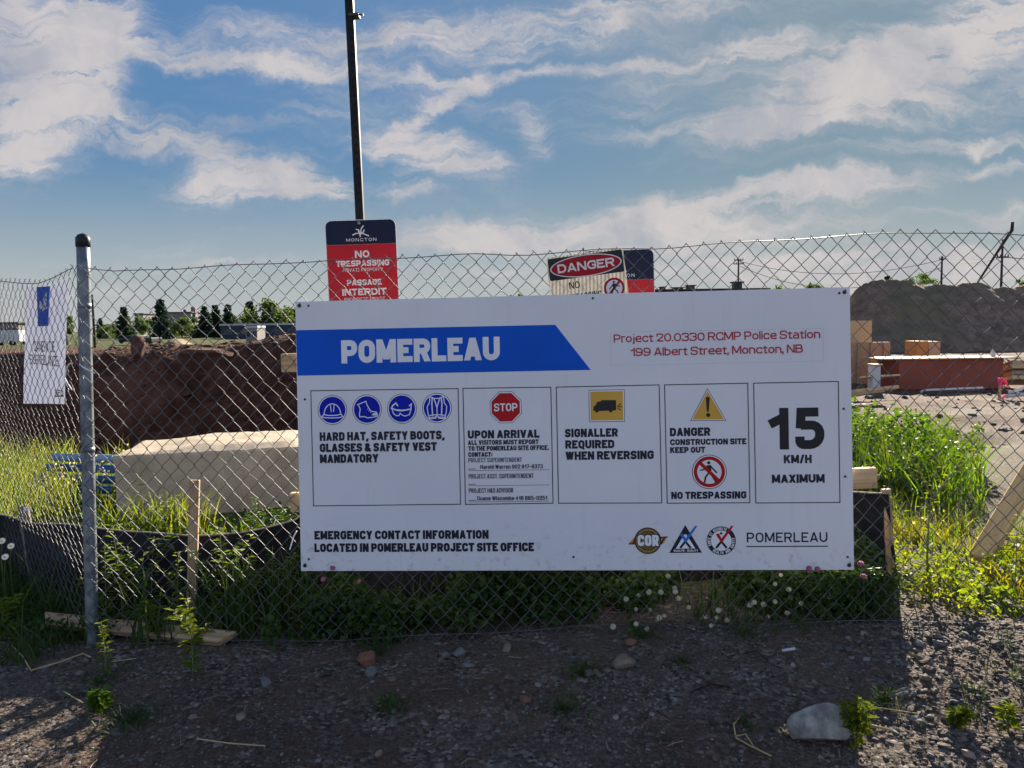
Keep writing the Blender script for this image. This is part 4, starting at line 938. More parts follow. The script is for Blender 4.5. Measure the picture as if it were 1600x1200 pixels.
for i, (py, m_, lb) in enumerate(((717, whp, 'pale plastic pipe on top of the blue pipe stack by the concrete block'), (733, bluep, 'blue plastic pipe highest in the blue stack beside the concrete block'), (750, bluep, 'middle blue plastic pipe in the stack beside the concrete block'), (766, bluep, 'lowest blue plastic pipe in the stack beside the concrete block'))):
    p = at(160, py, 6.5); m2 = MB(); x0, x1 = p.x - .42 - .06 * i, p.x + .75 + .06 * i
    m2.tube([(x0, 6.5 + .02 * i, p.z + .02), ((x0 + x1) / 2, 6.48, p.z), (x1, 6.52, p.z - .015)], .036, 12); o = m2.build('pipe', m_, smooth=True, org=Vector((p.x, 6.5, p.z))); tag(o, lb, 'pipe', 'pipes beside the concrete block')
# ------------------------------------------------------------------ leaves
def leaf_cloud(C_, size, tint_var=.35, elong=1.8, up=0., warm=.0, R=rng):
    """one folded diamond leaf per centre; returns verts, faces, tints"""
    C_ = np.asarray(C_, float); n = len(C_); size = np.broadcast_to(size, (n,)).astype(float)
    d = R.normal(size=(n, 3)); d[:, 2] = d[:, 2] * .7 + up; d /= np.linalg.norm(d, axis=1)[:, None]
    q = R.normal(size=(n, 3)); s = np.cross(d, q); s /= np.linalg.norm(s, axis=1)[:, None] + 1e-9; nn = np.cross(d, s)
    L = size[:, None] * elong / 2; w = size[:, None] / 2
    P = np.stack([C_ - d * L, C_ + s * w + nn * w * .25 - d * L * .1, C_ + d * L, C_ - s * w + nn * w * .25 - d * L * .1], 1).reshape(-1, 3)
    f = np.arange(n * 4).reshape(n, 4)
    t = 1 + R.uniform(-tint_var, tint_var, n); col = np.stack([t * (1 + R.uniform(-.1, .25 + warm, n)), t, t * R.uniform(.6, 1.1, n)], 1)
    return P, f, np.repeat(col, 4, 0)
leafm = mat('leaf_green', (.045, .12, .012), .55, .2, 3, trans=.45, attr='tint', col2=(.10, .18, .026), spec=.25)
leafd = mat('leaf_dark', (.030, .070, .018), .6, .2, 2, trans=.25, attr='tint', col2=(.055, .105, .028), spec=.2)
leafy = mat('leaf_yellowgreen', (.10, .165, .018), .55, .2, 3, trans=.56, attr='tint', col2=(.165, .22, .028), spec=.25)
needle = mat('conifer_needle', (.014, .036, .026), .7, .2, 1, trans=.3, attr='tint', col2=(.028, .06, .036), tcol=(1.1, 1.2, .7))
farleaf = mat('far_leaf', (.06, .105, .036), .7, .2, .5, trans=.45, attr='tint', col2=(.10, .155, .055), tcol=(1.2, 1.25, .6))
bark = mat('bark', (.06, .045, .032), .9, .3, 6, bump=.5, bscale=20)
class Soup:
    def __init__(s): s.V = []; s.F = []; s.C = []; s.n = 0
    def add(s, V, Fc, C_=None):
        V = np.asarray(V, float).reshape(-1, 3); s.V.append(V); s.F.append(np.asarray(Fc, int) + s.n); s.n += len(V)
        s.C.append(np.ones((len(V), 3)) if C_ is None else np.broadcast_to(C_, (len(V), 3)).astype(float)); return s
    def build(s, name, m, parent=None, smooth=False, org=None):
        ks = set(f.shape[1] for f in s.F); fs = np.concatenate(s.F) if len(ks) == 1 else [tuple(r) for f in s.F for r in f.tolist()]
        return mesh_np(name, np.concatenate(s.V), fs, m, parent, smooth, np.concatenate(s.C), org)
def conifer(px, ytop, ybase, Y, label, wide=.34, group='conifers on the far left skyline'):
    b = at(px, ybase, Y); H = at(px, ytop, Y).z - b.z; R = np.random.default_rng(int(px * 7))
    t = thing('conifer_tree', label, 'tree', b, group)
    m = MB(); m.tube([b - Vector((0, 0, .5)), b + Vector((0, 0, H * .5)), b + Vector((0, 0, H * .98))], [H * .022, H * .014, H * .003], 7); m.build('trunk', bark, t, True)
    C_ = []; lev = 20
    for i in range(lev):
        z = H * (.06 + .94 * i / lev); rr = (1 if i % 3 else .62) * H * wide * .82 * (1 - i / lev) ** .85 * R.uniform(.78, 1.15) + .02 * H
        for k_ in range(15):
            a = R.uniform(0, 6.28); l = rr * R.uniform(.6, 1.12)
            for s_ in np.linspace(.05, 1, 12) ** .7: C_.append((b.x + math.cos(a) * l * s_ + R.normal(0, .02 * H), b.y + math.sin(a) * l * s_ + R.normal(0, .02 * H), b.z + z - l * s_ * .28 + .10 * l * s_ * s_ + R.normal(0, .012 * H)))
    P, f, c = leaf_cloud(C_, H * .046, .35, 2.0, 0, R=R); mesh_np('crown', P, f, needle, t, colors=c)
def leafy_tree(px, ytop, ybase, Y, wpx, label, m_=None, n=2600, lump=9, group='leafy trees on the skyline', thin=1., cat='tree', name='leafy_tree'):
    b = at(px, ybase, Y); H = at(px, ytop, Y).z - b.z; Wd = wpx * Y / F; R = np.random.default_rng(int(px * 13 + 5))
    t = thing(name, label, cat, b, group)
    m = MB(); m.tube([b - Vector((0, 0, .5)), b + Vector((.02 * H, 0, H * .35)), b + Vector((0, 0, H * .8))], [H * .03, H * .022, H * .006], 7)
    cl = []
    for i in range(lump):
        a = R.uniform(0, 6.28); rr = math.sqrt(R.uniform(0, 1)) * .36 * Wd; z = H * R.uniform(.28, .84); sc_ = 1 - max(0, (z / H - .5)) * 1.1
        c = (b.x + math.cos(a) * rr * sc_, b.y + math.sin(a) * rr * sc_, b.z + z); cl.append((c, R.uniform(.13, .24) * min(Wd, H * 1.3) * (.8 if z > .7 * H else 1)))
        m.tube([b + Vector((0, 0, H * .25)), (Vector(c) + b + Vector((0, 0, H * .4))) / 2, Vector(c)], [H * .014, H * .009, H * .004], 5)
    m.build('trunk', bark, t, True)
    C_ = []
    for c, r_ in cl:
        k_ = n // lump; d = R.normal(size=(k_, 3)); d /= np.linalg.norm(d, axis=1)[:, None]; q = r_ * R.uniform(.45, 1.12, (k_, 1)) * (1 + .3 * np.sin(d[:, :1] * 5 + d[:, 2:] * 4)); C_.append(np.array(c) + d * q * [1, 1, .85])
    C_ = np.concatenate(C_); C_ = C_[C_[:, 2] > b.z]
    P, f, c = leaf_cloud(C_, max(.05, H * .055) * thin, .4, 1.5, 0, R=R); mesh_np('crown', P, f, m_ or farleaf, t, colors=c)
# ------------------------------------------------------------------ left skyline
for q in [(195, 479, 531, 104, 'small dark conifer tree left of the tallest spruce beyond the dirt bank', .42), (253, 467, 531, 100, 'tallest dark conifer tree beyond the dirt bank, right of the grey rod', .40), (158, 497, 530, 118, 'tiny conifer tree beside the grey vertical rod', .3),
          (321, 478, 530, 104, 'dark conifer tree just right of the flat roofed building with a tower', .45), (338, 476, 530, 108, 'slim dark conifer tree in the middle of the dark group', .4), (358, 475, 530, 106, 'dark conifer tree with a thin spiky top at the right of the dark group', .36), (392, 470, 528, 112, 'dark conifer tree in front of the broad leafy tree', .5)]: conifer(*q)
for q in [(222, 492, 531, 112, 70, 'light green leafy tree between the two separate conifers'), (284, 496, 531, 108, 60, 'light green leafy tree just right of the tallest conifer'), (308, 494, 531, 118, 56, 'light green leafy tree in front of the building with the tower'), (372, 489, 531, 114, 60, 'pale leafy tree behind the thin spiky conifer'), (424, 468, 531, 106, 96, 'broad round leafy tree near the left edge of the board'), (462, 480, 531, 112, 66, 'leafy tree cut by the left edge of the board'), (104, 472, 538, 60, 36, 'leafy tree seen between the banner and the corner post'), (340, 492, 531, 120, 60, 'low leafy tree behind the dark group of conifers'), (176, 506, 531, 122, 44, 'low round leafy tree beyond the small conifer by the rod')]: leafy_tree(*q)
for i, px in enumerate((166, 186, 206, 236, 250, 268, 296, 316, 330, 350, 366, 384, 404, 444, 470)): leafy_tree(px, 503 + (i * 7) % 8, 531, 114 + (i * 5) % 9, 34 + (i * 11) % 14, 'low green tree in the unbroken belt of trees behind the conifers on the left', n=1100, lump=7, group='belt of low trees behind the conifers')
leafy_tree(812, 448, 520, 95, 40, 'small tree top showing over the board between the two notices', n=1500)
for q in [(1226, 436, 500, 95, 46, 'sparse grey green tree over the board right of the rooftops'), (1268, 437, 500, 92, 52, 'sparse grey green tree over the board nearer its right corner'), (1296, 440, 500, 98, 34, 'small sparse tree at the top right corner of the board')]: leafy_tree(*q, n=900, thin=1.0)
def simple_building(name, label, px0, px1, ytop, ybase, Y, depth, wallm, roofm, extras=None, cat='building', overhang=.25, windows=0, group=None):
    a = at(px0, ybase, Y); b = at(px1, ybase, Y); zt = at((px0 + px1) / 2, ytop, Y).z; zb_ = min(a.z, b.z) - 1.0; wd = b.x - a.x; cx = (a.x + b.x) / 2
    t = thing(name, label, cat, (cx, Y + depth / 2, zb_ + 1.0), group)
    m = MB(); m.box((cx, Y + depth / 2, (zb_ + zt) / 2), (wd, depth, zt - zb_)); m.build('wall', wallm, t)
    m = MB(); m.bevbox((cx, Y + depth / 2, zt + .12), (wd + overhang * 2, depth + overhang * 2, .22), None, .03); m.build('roof', roofm, t)
    for i in range(windows):
        m = MB(); m.box((a.x + wd * (i + .5) / windows, Y - .02, zt - (zt - zb_ - 1) * .42), (wd / windows * .5, .06, (zt - zb_ - 1) * .32)); m.build('window', glassm, t)
    if extras: extras(t, a, b, zt, Y, depth)
    return t
glassm = mat('dark_glass', (.02, .03, .045), .12, .1, 1, spec=.6); dkwall = mat('dark_cladding', (.025, .035, .055), .6, .1, 1); ltroof = mat('pale_roof', (.42, .42, .44), .6, .05, 1); grwall = mat('grey_wall', (.20, .18, .18), .8, .1, .6); brwall = mat('brown_wall', (.09, .06, .055), .8, .15, .8); whwall = mat('white_wall', (.55, .55, .56), .7, .05, .6); rooftop = mat('dark_roof', (.055, .05, .055), .8, .1, .6); greenm = mat('green_metal', (.03, .06, .055), .6, .1, 1)
simple_building('storage_shed', 'long low dark shed beyond the dirt bank beside the board', 345, 475, 508.5, 532, 92, 8, dkwall, ltroof, windows=5, overhang=.1)
def container_ex(t, a, b, zt, Y, d):
    for i in range(2):
        m = MB(); m.box((a.x + (b.x - a.x) * (.25 + .5 * i), Y - .02, zt - .55), ((b.x - a.x) * .28, .05, .5)); m.build('door', dkwall, t)
simple_building('site_cabin', 'small white cabin in front of the long dark shed', 384, 402, 513, 524, 74, 2.4, grwall, ltroof, container_ex, overhang=.06)
def tower_ex(t, a, b, zt, Y, d):
    m = MB(); q = at(297, 480, Y); m.box((q.x, Y + 2, (zt + q.z) / 2 - .5), (.9, 1.2, q.z - zt + 1.2)); m.build('tower', grwall, t)
    q = at(279, 483, Y); m = MB(); m.tube([(q.x, Y + 3, zt), (q.x, Y + 3, q.z)], [.5, .25], 8); m.build('vent', rooftop, t)
simple_building('flat_roofed_building', 'grey building with a rooftop tower behind the leafy trees', 262, 300, 489, 530, 160, 14, grwall, brwall, tower_ex, windows=4)
simple_building('house', 'low pale house left of the small conifer beyond the bank', 152, 184, 509, 530, 130, 9, grwall, rooftop, windows=3)
simple_building('house', 'low white building at the far left edge behind the short fence run', -40, 30, 506, 530, 110, 9, grwall, rooftop, windows=6)
simple_building('house', 'small flat house roof peeping between leafy trees left of the tallest conifer', 212, 225, 491, 530, 170, 9, grwall, rooftop, windows=1)
# vehicles and plant parked beyond the bank
tyre = mat('tyre_rubber', (.012, .012, .013), .8)
def truck(px, ybase, Y, L, H, bodym, label, cab=True):
    p = at(px, ybase, Y); t = thing('parked_truck', label, 'truck', p)
    m = MB(); m.bevbox(p + Vector((L * .14, 0, H * .58)), (L * .68, 1.9, H * .72), None, .05); m.build('body', bodym, t)
    m = MB(); m.bevbox(p + Vector((-L * .35, 0, H * .42)), (L * .28, 1.8, H * .5), None, .12); o = m.build('cab', bodym, t)
    m = MB(); m.box(p + Vector((-L * .36, -.92, H * .5)), (L * .16, .03, H * .2)); m.build('window', glassm, t)
    for x in (-.33, .3):
        for y in (-.85, .85):
            m = MB(); c = p + Vector((L * x, y, H * .16)); m.tube([c - Vector((0, .12, 0)), c + Vector((0, .12, 0))], H * .16, 14); m.build('wheel', tyre, t, True)
dkp = mat('dark_paint', (.02, .022, .03), .4, .1, 1); redp = mat('red_paint', (.35, .03, .02), .4)
truck(209, 536, 60, 1.6, .62, dkp, 'small dark vehicle parked beyond the bank under the small conifer'); truck(236, 537, 60, 1.0, .5, dkp, 'dark machine half hidden beyond the bank under the tallest conifer'); truck(12, 540, 62, 3.2, 1.3, whwall, 'white truck at the far left edge behind the fence'); truck(22, 575, 26.5, .9, .35, redp, 'small red machine on the dirt at the far left')
def mound(name, label, cat, px0, px1, Y, dep, zfun, m_, seed, nx_=120, ny_=70, cover=(1, 1, 0), kind=None):
    a = at(px0, 500, Y).x; b = at(px1, 500, Y).x; X = np.linspace(a, b, nx_); Yv = np.linspace(Y - dep / 2, Y + dep / 2, ny_); XX_, YY_ = np.meshgrid(X, Yv)
    U = (XX_ - a) / (b - a); Vv = (YY_ - Y) / (dep / 2); Z = terrain(XX_, YY_) - .15 + zfun(U, Vv, XX_, YY_)
    i_ = np.arange(nx_ * ny_).reshape(ny_, nx_)
    cx = (a + b) / 2
    o = mesh_np(name, np.stack([XX_, YY_, Z], -1).reshape(-1, 3), np.stack([i_[:-1, :-1], i_[:-1, 1:], i_[1:, 1:], i_[1:, :-1]], -1).reshape(-1, 4), m_, None, True, np.broadcast_to(np.array(cover, float), (nx_ * ny_, 3)), Vector((cx, Y, T(cx, Y))))
    return tag(o, label, cat, kind=kind)
tanpile = mat('tan_pile', (.20, .14, .09), .9, .2, 2, bump=.5, bscale=9)
mound('soil_pile', 'small tan rounded pile beyond the bank under the flat roofed building', 'soil pile', 260, 296, 58, 3.4, lambda U, V_, x, y: .62 * np.clip(1 - (2 * U - 1) ** 2, 0, 1) ** .6 * np.clip(1 - V_ ** 2, 0, 1) + .08 * fbm(x, y, 1.2, 3), tanpile, 3, 40, 24)
# clods and slabs sticking out of the bank face
soilm = mat('red_soil', (.06, .028, .019), .95, .3, 3, bump=.8, bscale=14, col2=(.13, .06, .04))
def rock_mesh(c, size, seed, m_, name, parent=None, label=None, cat=None, group=None, sub=3, flat=.4, rot=0., smooth=False, facet=True):
    import bmesh
    bm = bmesh.new(); bmesh.ops.create_icosphere(bm, subdivisions=sub, radius=1.0); R = random.Random(seed); off = Vector((R.uniform(-9, 9), R.uniform(-9, 9), R.uniform(-9, 9)))
    planes = [(Vector((R.gauss(0, 1), R.gauss(0, 1), R.gauss(0, 1))).normalized(), R.uniform(.50, .86)) for _ in range(10)] if facet else []
    for v in bm.verts:
        p = v.co.copy()
        for n_, d_ in planes:
            q = p.dot(n_)
            if q > d_: p -= n_ * (q - d_) * .985
        p *= 1 + .12 * mnoise.noise(p * 1.4 + off) + .035 * mnoise.noise(p * 6 + off)
        v.co = p
    Rm = Matrix.Rotation(rot, 3, 'Z'); V = []
    for v in bm.verts: q = Rm @ Vector((v.co.x * size[0], v.co.y * size[1], v.co.z * size[2])); V.append(Vector(c) + q)
    F_ = [tuple(v.index for v in f.verts) for f in bm.faces]; bm.free()
    o = mesh_np(name, np.array(V), F_, m_, parent, smooth, org=None if parent else Vector(c))
    if label: tag(o, label, cat, group)
    return o
rock_mesh(at(216, 544, 22.8), (.24, .24, .36), 4, soilm, 'dirt_clod', None, 'large reddish clod of dirt standing on the edge of the brown bank', 'dirt clod', sub=4)
rock_mesh(at(322, 552, 23.2), (.8, .4, .2), 9, soilm, 'dirt_clod', None, 'flat reddish dirt slab low on the brown bank right of the big clod', 'dirt clod', sub=4, rot=.5)
# thin rod and utility poles
polem = mat('pole_wood', (.045, .035, .03), .85, .2, 6)
def utility_pole(px, ytop, ybase, Y, arms, label, r=.14, group='utility poles along the skyline'):
    b = at(px, ybase, Y); tz = at(px, ytop, Y).z; t = thing('utility_pole', label, 'utility pole', b, group)
    m = MB(); m.tube([b - Vector((0, 0, 2)), (b.x, b.y, (b.z + tz) / 2), (b.x, b.y, tz)], [r * 1.15, r, r * .8], 9); m.build('pole', polem, t, True)
    for ya, wpx in arms:
        z = at(px, ya, Y).z; w_ = wpx * Y / F; m = MB(); m.box((b.x, b.y - r, z), (w_, .12, .14)); o = m.build('crossarm', polem, t)
        for s_ in (-.46, -.2, .2, .46): i_ = MB(); i_.tube([(b.x + s_ * w_, b.y - r, z), (b.x + s_ * w_, b.y - r, z + .26)], [.06, .05], 6); i_.build('insulator', dkp, o)
    return Vector((b.x, b.y, tz))
pA = utility_pole(1153, 405, 500, 120, [(406.5, 14), (412.5, 16)], 'two armed utility pole standing behind the rooftops over the board'); pB = utility_pole(1470, 400, 470, 110, [(405, 10)], 'single armed utility pole behind the green bush on the dirt mound'); pC = utility_pole(1563, 374, 480, 75, [(402, 18)], 'utility pole with a low crossarm near the right edge', r=.11)
utility_pole(148, 460, 535, 46, [], 'plain thin pole without crossarms right of the corner post', r=.07)
utility_pole(64.5, 498, 534, 150, [], 'far plain thin pole behind the camera banner', r=.12) if False else None
def wire(a, b, sag, label):
    m = MB(); pts = [a.lerp(b, t) - Vector((0, 0, sag * 4 * t * (1 - t))) for t in np.linspace(0, 1, 24)]; m.tube(pts, .035, 4); o = m.build('power_line', polem, org=a); tag(o, label, 'power line')
wire(pA - Vector((0, .14, .3)), pB - Vector((0, .14, .5)), 2.0, 'upper power line from the two armed pole to the single armed pole')
wire(pA - Vector((0, .14, 1.0)), pB - Vector((0, .14, 1.6)), 3.2, 'lower sagging power line from the two armed pole to the single armed pole')
wire(pB - Vector((0, .14, .5)), pC - Vector((0, .12, 1.7)), .5, 'power line from the single armed pole to the pole near the right edge')
wire(pC - Vector((0, .12, 1.7)), pC + Vector((30, 4, -.5)), 1., 'power line leaving the picture on the right from the rightmost pole')
# right skyline: flat building with rooftop units
def roof_units(t, a, b, zt, Y, d):
    for x0, x1, yt in ((1048, 1069, 449), (1071, 1086, 445.5), (1143, 1160, 440), (1030, 1040, 448)):
        p0_ = at(x0, yt, Y + 3); p1_ = at(x1, yt, Y + 3); m = MB(); cx = (p0_.x + p1_.x) / 2; w_ = p1_.x - p0_.x; h_ = p0_.z - zt
        m.bevbox((cx, Y + 3, zt + h_ * .42), (w_ * .7, 2, h_ * .84 + .1), None, .05); u_ = m.build('rooftop_unit', greenm if x0 == 1143 else brwall, t)
        m = MB(); m.bevbox((cx, Y + 3, zt + h_ * .9), (w_ * 1.05, 2.3, h_ * .16), None, .03); m.build('unit_cap', rooftop, u_)
simple_building('flat_roofed_building', 'long dark flat roofed building with rooftop units peeping over the board', 985, 1201, 453, 508, 150, 26, rooftop, brwall, roof_units)
# ------------------------------------------------------------------ dirt mounds on the right
mnd = bpy.data.materials.new('mound_soil'); mnd.use_nodes = True
def _mnd():
    nt = mnd.node_tree; nt.nodes.clear(); k = node_kit(nt); P = k.N('ShaderNodeNewGeometry').outputs['Position']
    c = k.ramp(k.noise(P, 1.5, 9, .7), [(.3, (.15, .10, .07)), (.5, (.30, .21, .15)), (.68, (.46, .33, .24))])
    c = k.mix(k.mrange(k.noise(P, .28, 4, .6), .5, .62, 0, .6), c, (.22, .20, .11)); c = k.mix(k.mrange(k.noise(P, 7, 3, .6), .68, .74, 0, .6), c, (.32, .28, .24))
    p = k.N('ShaderNodeBsdfPrincipled'); k.put(p.inputs['Base Color'], c); p.inputs['Roughness'].default_value = .95; p.inputs['Specular IOR Level'].default_value = .1
    b = k.N('ShaderNodeBump'); b.inputs['Strength'].default_value = 1.0; b.inputs['Distance'].default_value = .3; k.put(b.inputs['Height'], k.noise(P, 3.2, 9, .75)); k.put(p.inputs['Normal'], b.outputs[0])
    o = k.N('ShaderNodeOutputMaterial'); nt.links.new(p.outputs[0], o.inputs[0])
_mnd()
mx = [1300, 1318, 1335, 1352, 1375, 1395, 1420, 1445, 1480, 1510, 1530, 1550, 1572, 1600, 1640, 1700]; my = [520, 478, 452, 440, 435, 437, 437, 446, 446, 441, 442, 449, 449, 443, 436, 450]
cxs = [at(x, 500, 42).x for x in mx]; czs = [at(x, y, 42).z - T(at(x, 500, 42).x, 42) + .15 for x, y in zip(mx, my)]
def mzf(U, V_, x, y):
    crest = np.interp(x, cxs, czs); prof = np.where(V_ < 0, np.clip(1 + V_, 0, 1) ** .85, np.clip(1 - V_ * 1.3, 0, 1))
    ledge = 1 - .12 * np.exp(-((V_ + .55) / .12) ** 2)
    return np.maximum(crest, 0) * prof * ledge + (1 - np.abs(V_)) * (.12 * fbm(x, y, .5, 3) * np.clip(-V_ * 3, .2, 1) + .16 * fbm(x, y, 1.3, 5, .62))
mound('dirt_mound', 'wide grey brown dirt mound running along the right behind the site', 'dirt mound', 1300, 1720, 42, 10.5, mzf, mnd, 5, 260, 110)
leafy_tree(1432, 427, 452, 43.5, 78, 'pale green bush growing on the crest of the dirt mound', m_=leafm, n=1500, group=None, cat='bush', name='bush', thin=1.1)
leafy_tree(1387, 428, 440, 42.3, 12, 'small dark weed standing on the crest of the dirt mound', m_=leafd, n=200, lump=4, group=None, cat='weed', name='weed_plant', thin=2.2)
leafy_tree(1596, 436, 450, 43, 24, 'small bush on the mound crest at the right edge', m_=leafm, n=400, lump=5, group=None, cat='bush', name='bush', thin=1.4)
# leaning steel mast behind the mound
m = MB(); q0 = at(1518, 456, 50); q1 = at(1574, 370, 50); q2 = at(1581, 360, 50); q3 = at(1582, 347, 50); m.tube([q0, q0.lerp(q1, .5), q1, q2, q3], [.06, .075, .10, .11, .10], 8); rust = mat('rusty_steel', (.04, .025, .02), .8, .3, 3); o = m.build('leaning_mast', rust, smooth=True, org=q0); tag(o, 'dark leaning steel mast with a bent tip rising from behind the dirt mound', 'mast')
# ------------------------------------------------------------------ formwork and lumber on the right
redply = mat('red_formply', (.24, .055, .032), .6, .2, 1.4, bump=.1, bscale=12, col2=(.33, .085, .05), detail=7)
def site_box(name, label, cat, px0, px1, yt, yb, Y, dep, m_, capm=None, cap=(0, 0), studs=0):
    a = at(px0, yb, Y); b = at(px1, yb, Y); zt = at((px0 + px1) / 2, yt, Y).z; cx = (a.x + b.x) / 2; zb_ = min(T(a.x, Y), a.z) - .03; t = thing(name, label, cat, (cx, Y + dep / 2, zb_))
    m = MB(); m.bevbox((cx, Y + dep / 2, (zt + zb_) / 2), (b.x - a.x, dep, zt - zb_), None, .008); m.build('panel', m_, t)
    if capm: m = MB(); m.bevbox((cx + (cap[1] - cap[0]) / 2, Y + dep / 2 - .02, zt + .014), (b.x - a.x + cap[0] + cap[1], dep + .1, .028), None, .004); m.build('top_sheet', capm, t)
    for i in range(studs):
        m = MB(); m.box((a.x + (b.x - a.x) * (i + .5) / studs, Y - .022, (zt + zb_) / 2), (.05, .04, (zt - zb_) * .96)); m.build('stud', m_, t)
    return t
site_box('formwork_box', 'large red brown plywood formwork box with a pale sheet on top', 'formwork', 1404, 1567, 561, 607, 16.8, 1.0, redply, paleply, (.42, .25), 0)
site_box('plywood_crate', 'orange plywood crate standing behind the red formwork box', 'crate', 1432, 1450, 533, 560, 19.5, .6, ply); site_box('plywood_crate', 'paler tan plywood crate beside the orange one behind the red formwork box', 'crate', 1450.6, 1469, 533.5, 560, 19.6, .6, paleply)
site_box('plywood_sheet', 'square tan plywood panel at the right edge of the board', 'plywood', 1306, 1362, 501, 540, 19.0, .08, paleply); site_box('formwork_wall', 'low pale plywood wall with studs under the square panel', 'formwork', 1290, 1391, 535, 556, 18.5, .12, oldpine, None, (0, 0), 5)
site_box('white_bucket_box', 'small white block left of the red formwork box', 'block', 1364, 1376, 571, 590, 16.2, .25, whwall, paleply, (.01, .01))
def bottle():
    p = at(1551.5, 558, 17.1); p.z = at(1551, 560.5, 16.8).z + .028; t = thing('bottle', 'white bottle standing on the red formwork box', 'bottle', p); m = MB()
    m.tube([p, p + Vector((0, 0, .10)), p + Vector((0, 0, .125)), p + Vector((0, 0, .145))], [.05, .05, .03, .02], 12); m.build('body', whwall, t, True); m = MB(); m.tube([p + Vector((0, 0, .145)), p + Vector((0, 0, .17))], .024, 10); m.build('cap', whwall, t, True)
bottle()
def lumber(px0, y0, px1, y1, Y, w_, th, m_, label, dY=0):
    a = at(px0, y0, Y); b = at(px1, y1, Y + dY); return plank('lumber', m_, a, b, w_, th, (0, .3, 1), label=label, cat='lumber', group='lumber around the formwork', bev=.003)
lumber(1332, 612, 1402, 605, 14.6, .06, .14, pine, 'pale board lying on the ground at the lower left of the red box'); lumber(1330, 618, 1380, 611, 14.0, .05, .12, oldpine, 'second board lying nearer the viewer left of the red box'); lumber(1442, 611, 1532, 607, 15.4, .04, .2, whwall, 'white board lying along the foot of the red box'); lumber(1345, 590, 1404, 587, 16.3, .04, .15, pine, 'thin board on edge beside the white block')
for i, (y, m_) in enumerate(((571, paleply), (577, pine), (587, oldpine), (594, pine))): lumber(1568, y, 1660, y + 1, 17.2 - .1 * i, .09, .6, m_, ('topmost', 'second', 'third', 'lowest')[i] + ' board of the lumber stack right of the red box')
lumber(1578, 613, 1625, 600, 14.6, .05, .12, whwall, 'upper white scrap board at the right edge by the pink stake'); lumber(1572, 619, 1622, 614, 14.2, .05, .12, whwall, 'lower white scrap board at the right edge by the pink stake')
pink = mat('pink_tape', (.75, .10, .30), .6, trans=.3)
s0 = thing('survey_stake', 'wooden survey stake with pink flagging tape in front of the red box', 'stake', gp(1562, 625)); Y0 = s0.location.y
plank('stake', oldpine, at(1561, 630, Y0), at(1563, 592, Y0), .055, .025, (1, 0, 0), s0); m = MB(); c = at(1563, 594, Y0)
m.bevbox(c, (.085, .05, .09), None, .01); m.tube([c + Vector((.03, -.03, 0)), c + Vector((.09, -.04, -.05)), c + Vector((.11, -.04, -.14))], [.02, .022, .014], 5); m.tube([c + Vector((0, -.03, 0)), c + Vector((-.03, -.04, -.08)), c + Vector((-.02, -.04, -.16))], [.02, .02, .01], 5); m.build('flagging_tape', pink, s0)
m = MB(); c = gp(1570, 624, .02); m.tube([c + Vector((-.05, 0, 0)), c + Vector((0, .01, .05)), c + Vector((.06, 0, .01))], [.02, .035, .015], 6); o = m.build('tape_scrap', pink, org=c); tag(o, 'scrap of pink tape on the ground by the survey stake', 'tape')
# ------------------------------------------------------------------ grass, weeds and flowers
def blades(x, y, h, w, lean=.35, R=rng, tint=(1, 1, 1), tv=.3, z=None):
    x = np.asarray(x); n = len(x); z = terrain(x, y) if z is None else z; az = R.uniform(0, 2 * math.pi, n); ln = h * R.uniform(.1, 1, n) * lean * 1.6; fa = R.uniform(0, 2 * math.pi, n)
    wv = np.stack([np.cos(fa), np.sin(fa), fa * 0], -1); V = []
    for t, ww in ((0, 1.), (.4, .85), (.75, .5), (1, .06)):
        c = np.stack([x + np.cos(az) * ln * t * t, y + np.sin(az) * ln * t * t, z - .01 + h * (t - .18 * t * t * lean)], -1)
        o = wv * (w * ww / 2)[:, None]; V += [c - o, c + o]
    V = np.stack(V, 1); b = (np.arange(n) * 8)[:, None]
    f = np.concatenate([b + [0, 1, 3, 2], b + [2, 3, 5, 4], b + [4, 5, 7, 6]], 0)
    tt = 1 + R.uniform(-tv, tv, n); dry = (R.random(n) < .08)[:, None]
    col = np.stack([tt * (1 + R.uniform(-.15, .35, n)), tt, tt * R.uniform(.6, 1.2, n)], -1) * np.array(tint); col = np.where(dry, col * [1.5, 1.1, 1.4], col)
    return V.reshape(-1, 3), f, np.repeat(col, 8, 0)
U_ = lambda a, b, n: rng.uniform(a, b, n)
def patch(n, x0, x1, y0, y1, thr=-1., s=1.5, seed=0):
    x = U_(x0, x1, n * 3); y = U_(y0, y1, n * 3); k = fbm(x + seed, y, s, 3) > thr; return x[k][:n], y[k][:n]
silt_y = lambda x: np.interp(x, PX, PY)
# lit tall grass on the bank top, left
sp = Soup()
x, y = patch(15000, -7, -2.0, 4.9, 7.9, -.35); k = ~((x > -3.05) & (y > 5.3) & (y < 6.6)) & ~((x / y > -.50) & (y > 5.3)) & (fbm(x, y, 3.1, 2) > -.25) & ~((x / y > -.575) & (y > 5.2) & (rng.random(len(x)) < .8)); x, y = x[k], y[k]; sp.add(*blades(x, y, U_(.16, .46, len(x)) * (1 + .3 * fbm(x, y, 1.2, 2)), U_(.006, .012, len(x)), .4))
x, y = patch(520, -2.9, -.3, 4.35, 5.35, -.1); sp.add(*blades(x, y, U_(.06, .2, len(x)), U_(.005, .010, len(x)), .5))
x, y = patch(1100, 2.0, 3.6, 3.3, 4.8, .05, 2.2, 3); sp.add(*blades(x, y, U_(.04, .17, len(x)), U_(.005, .012, len(x)), .6, tint=(1.3, 1.0, .8)))
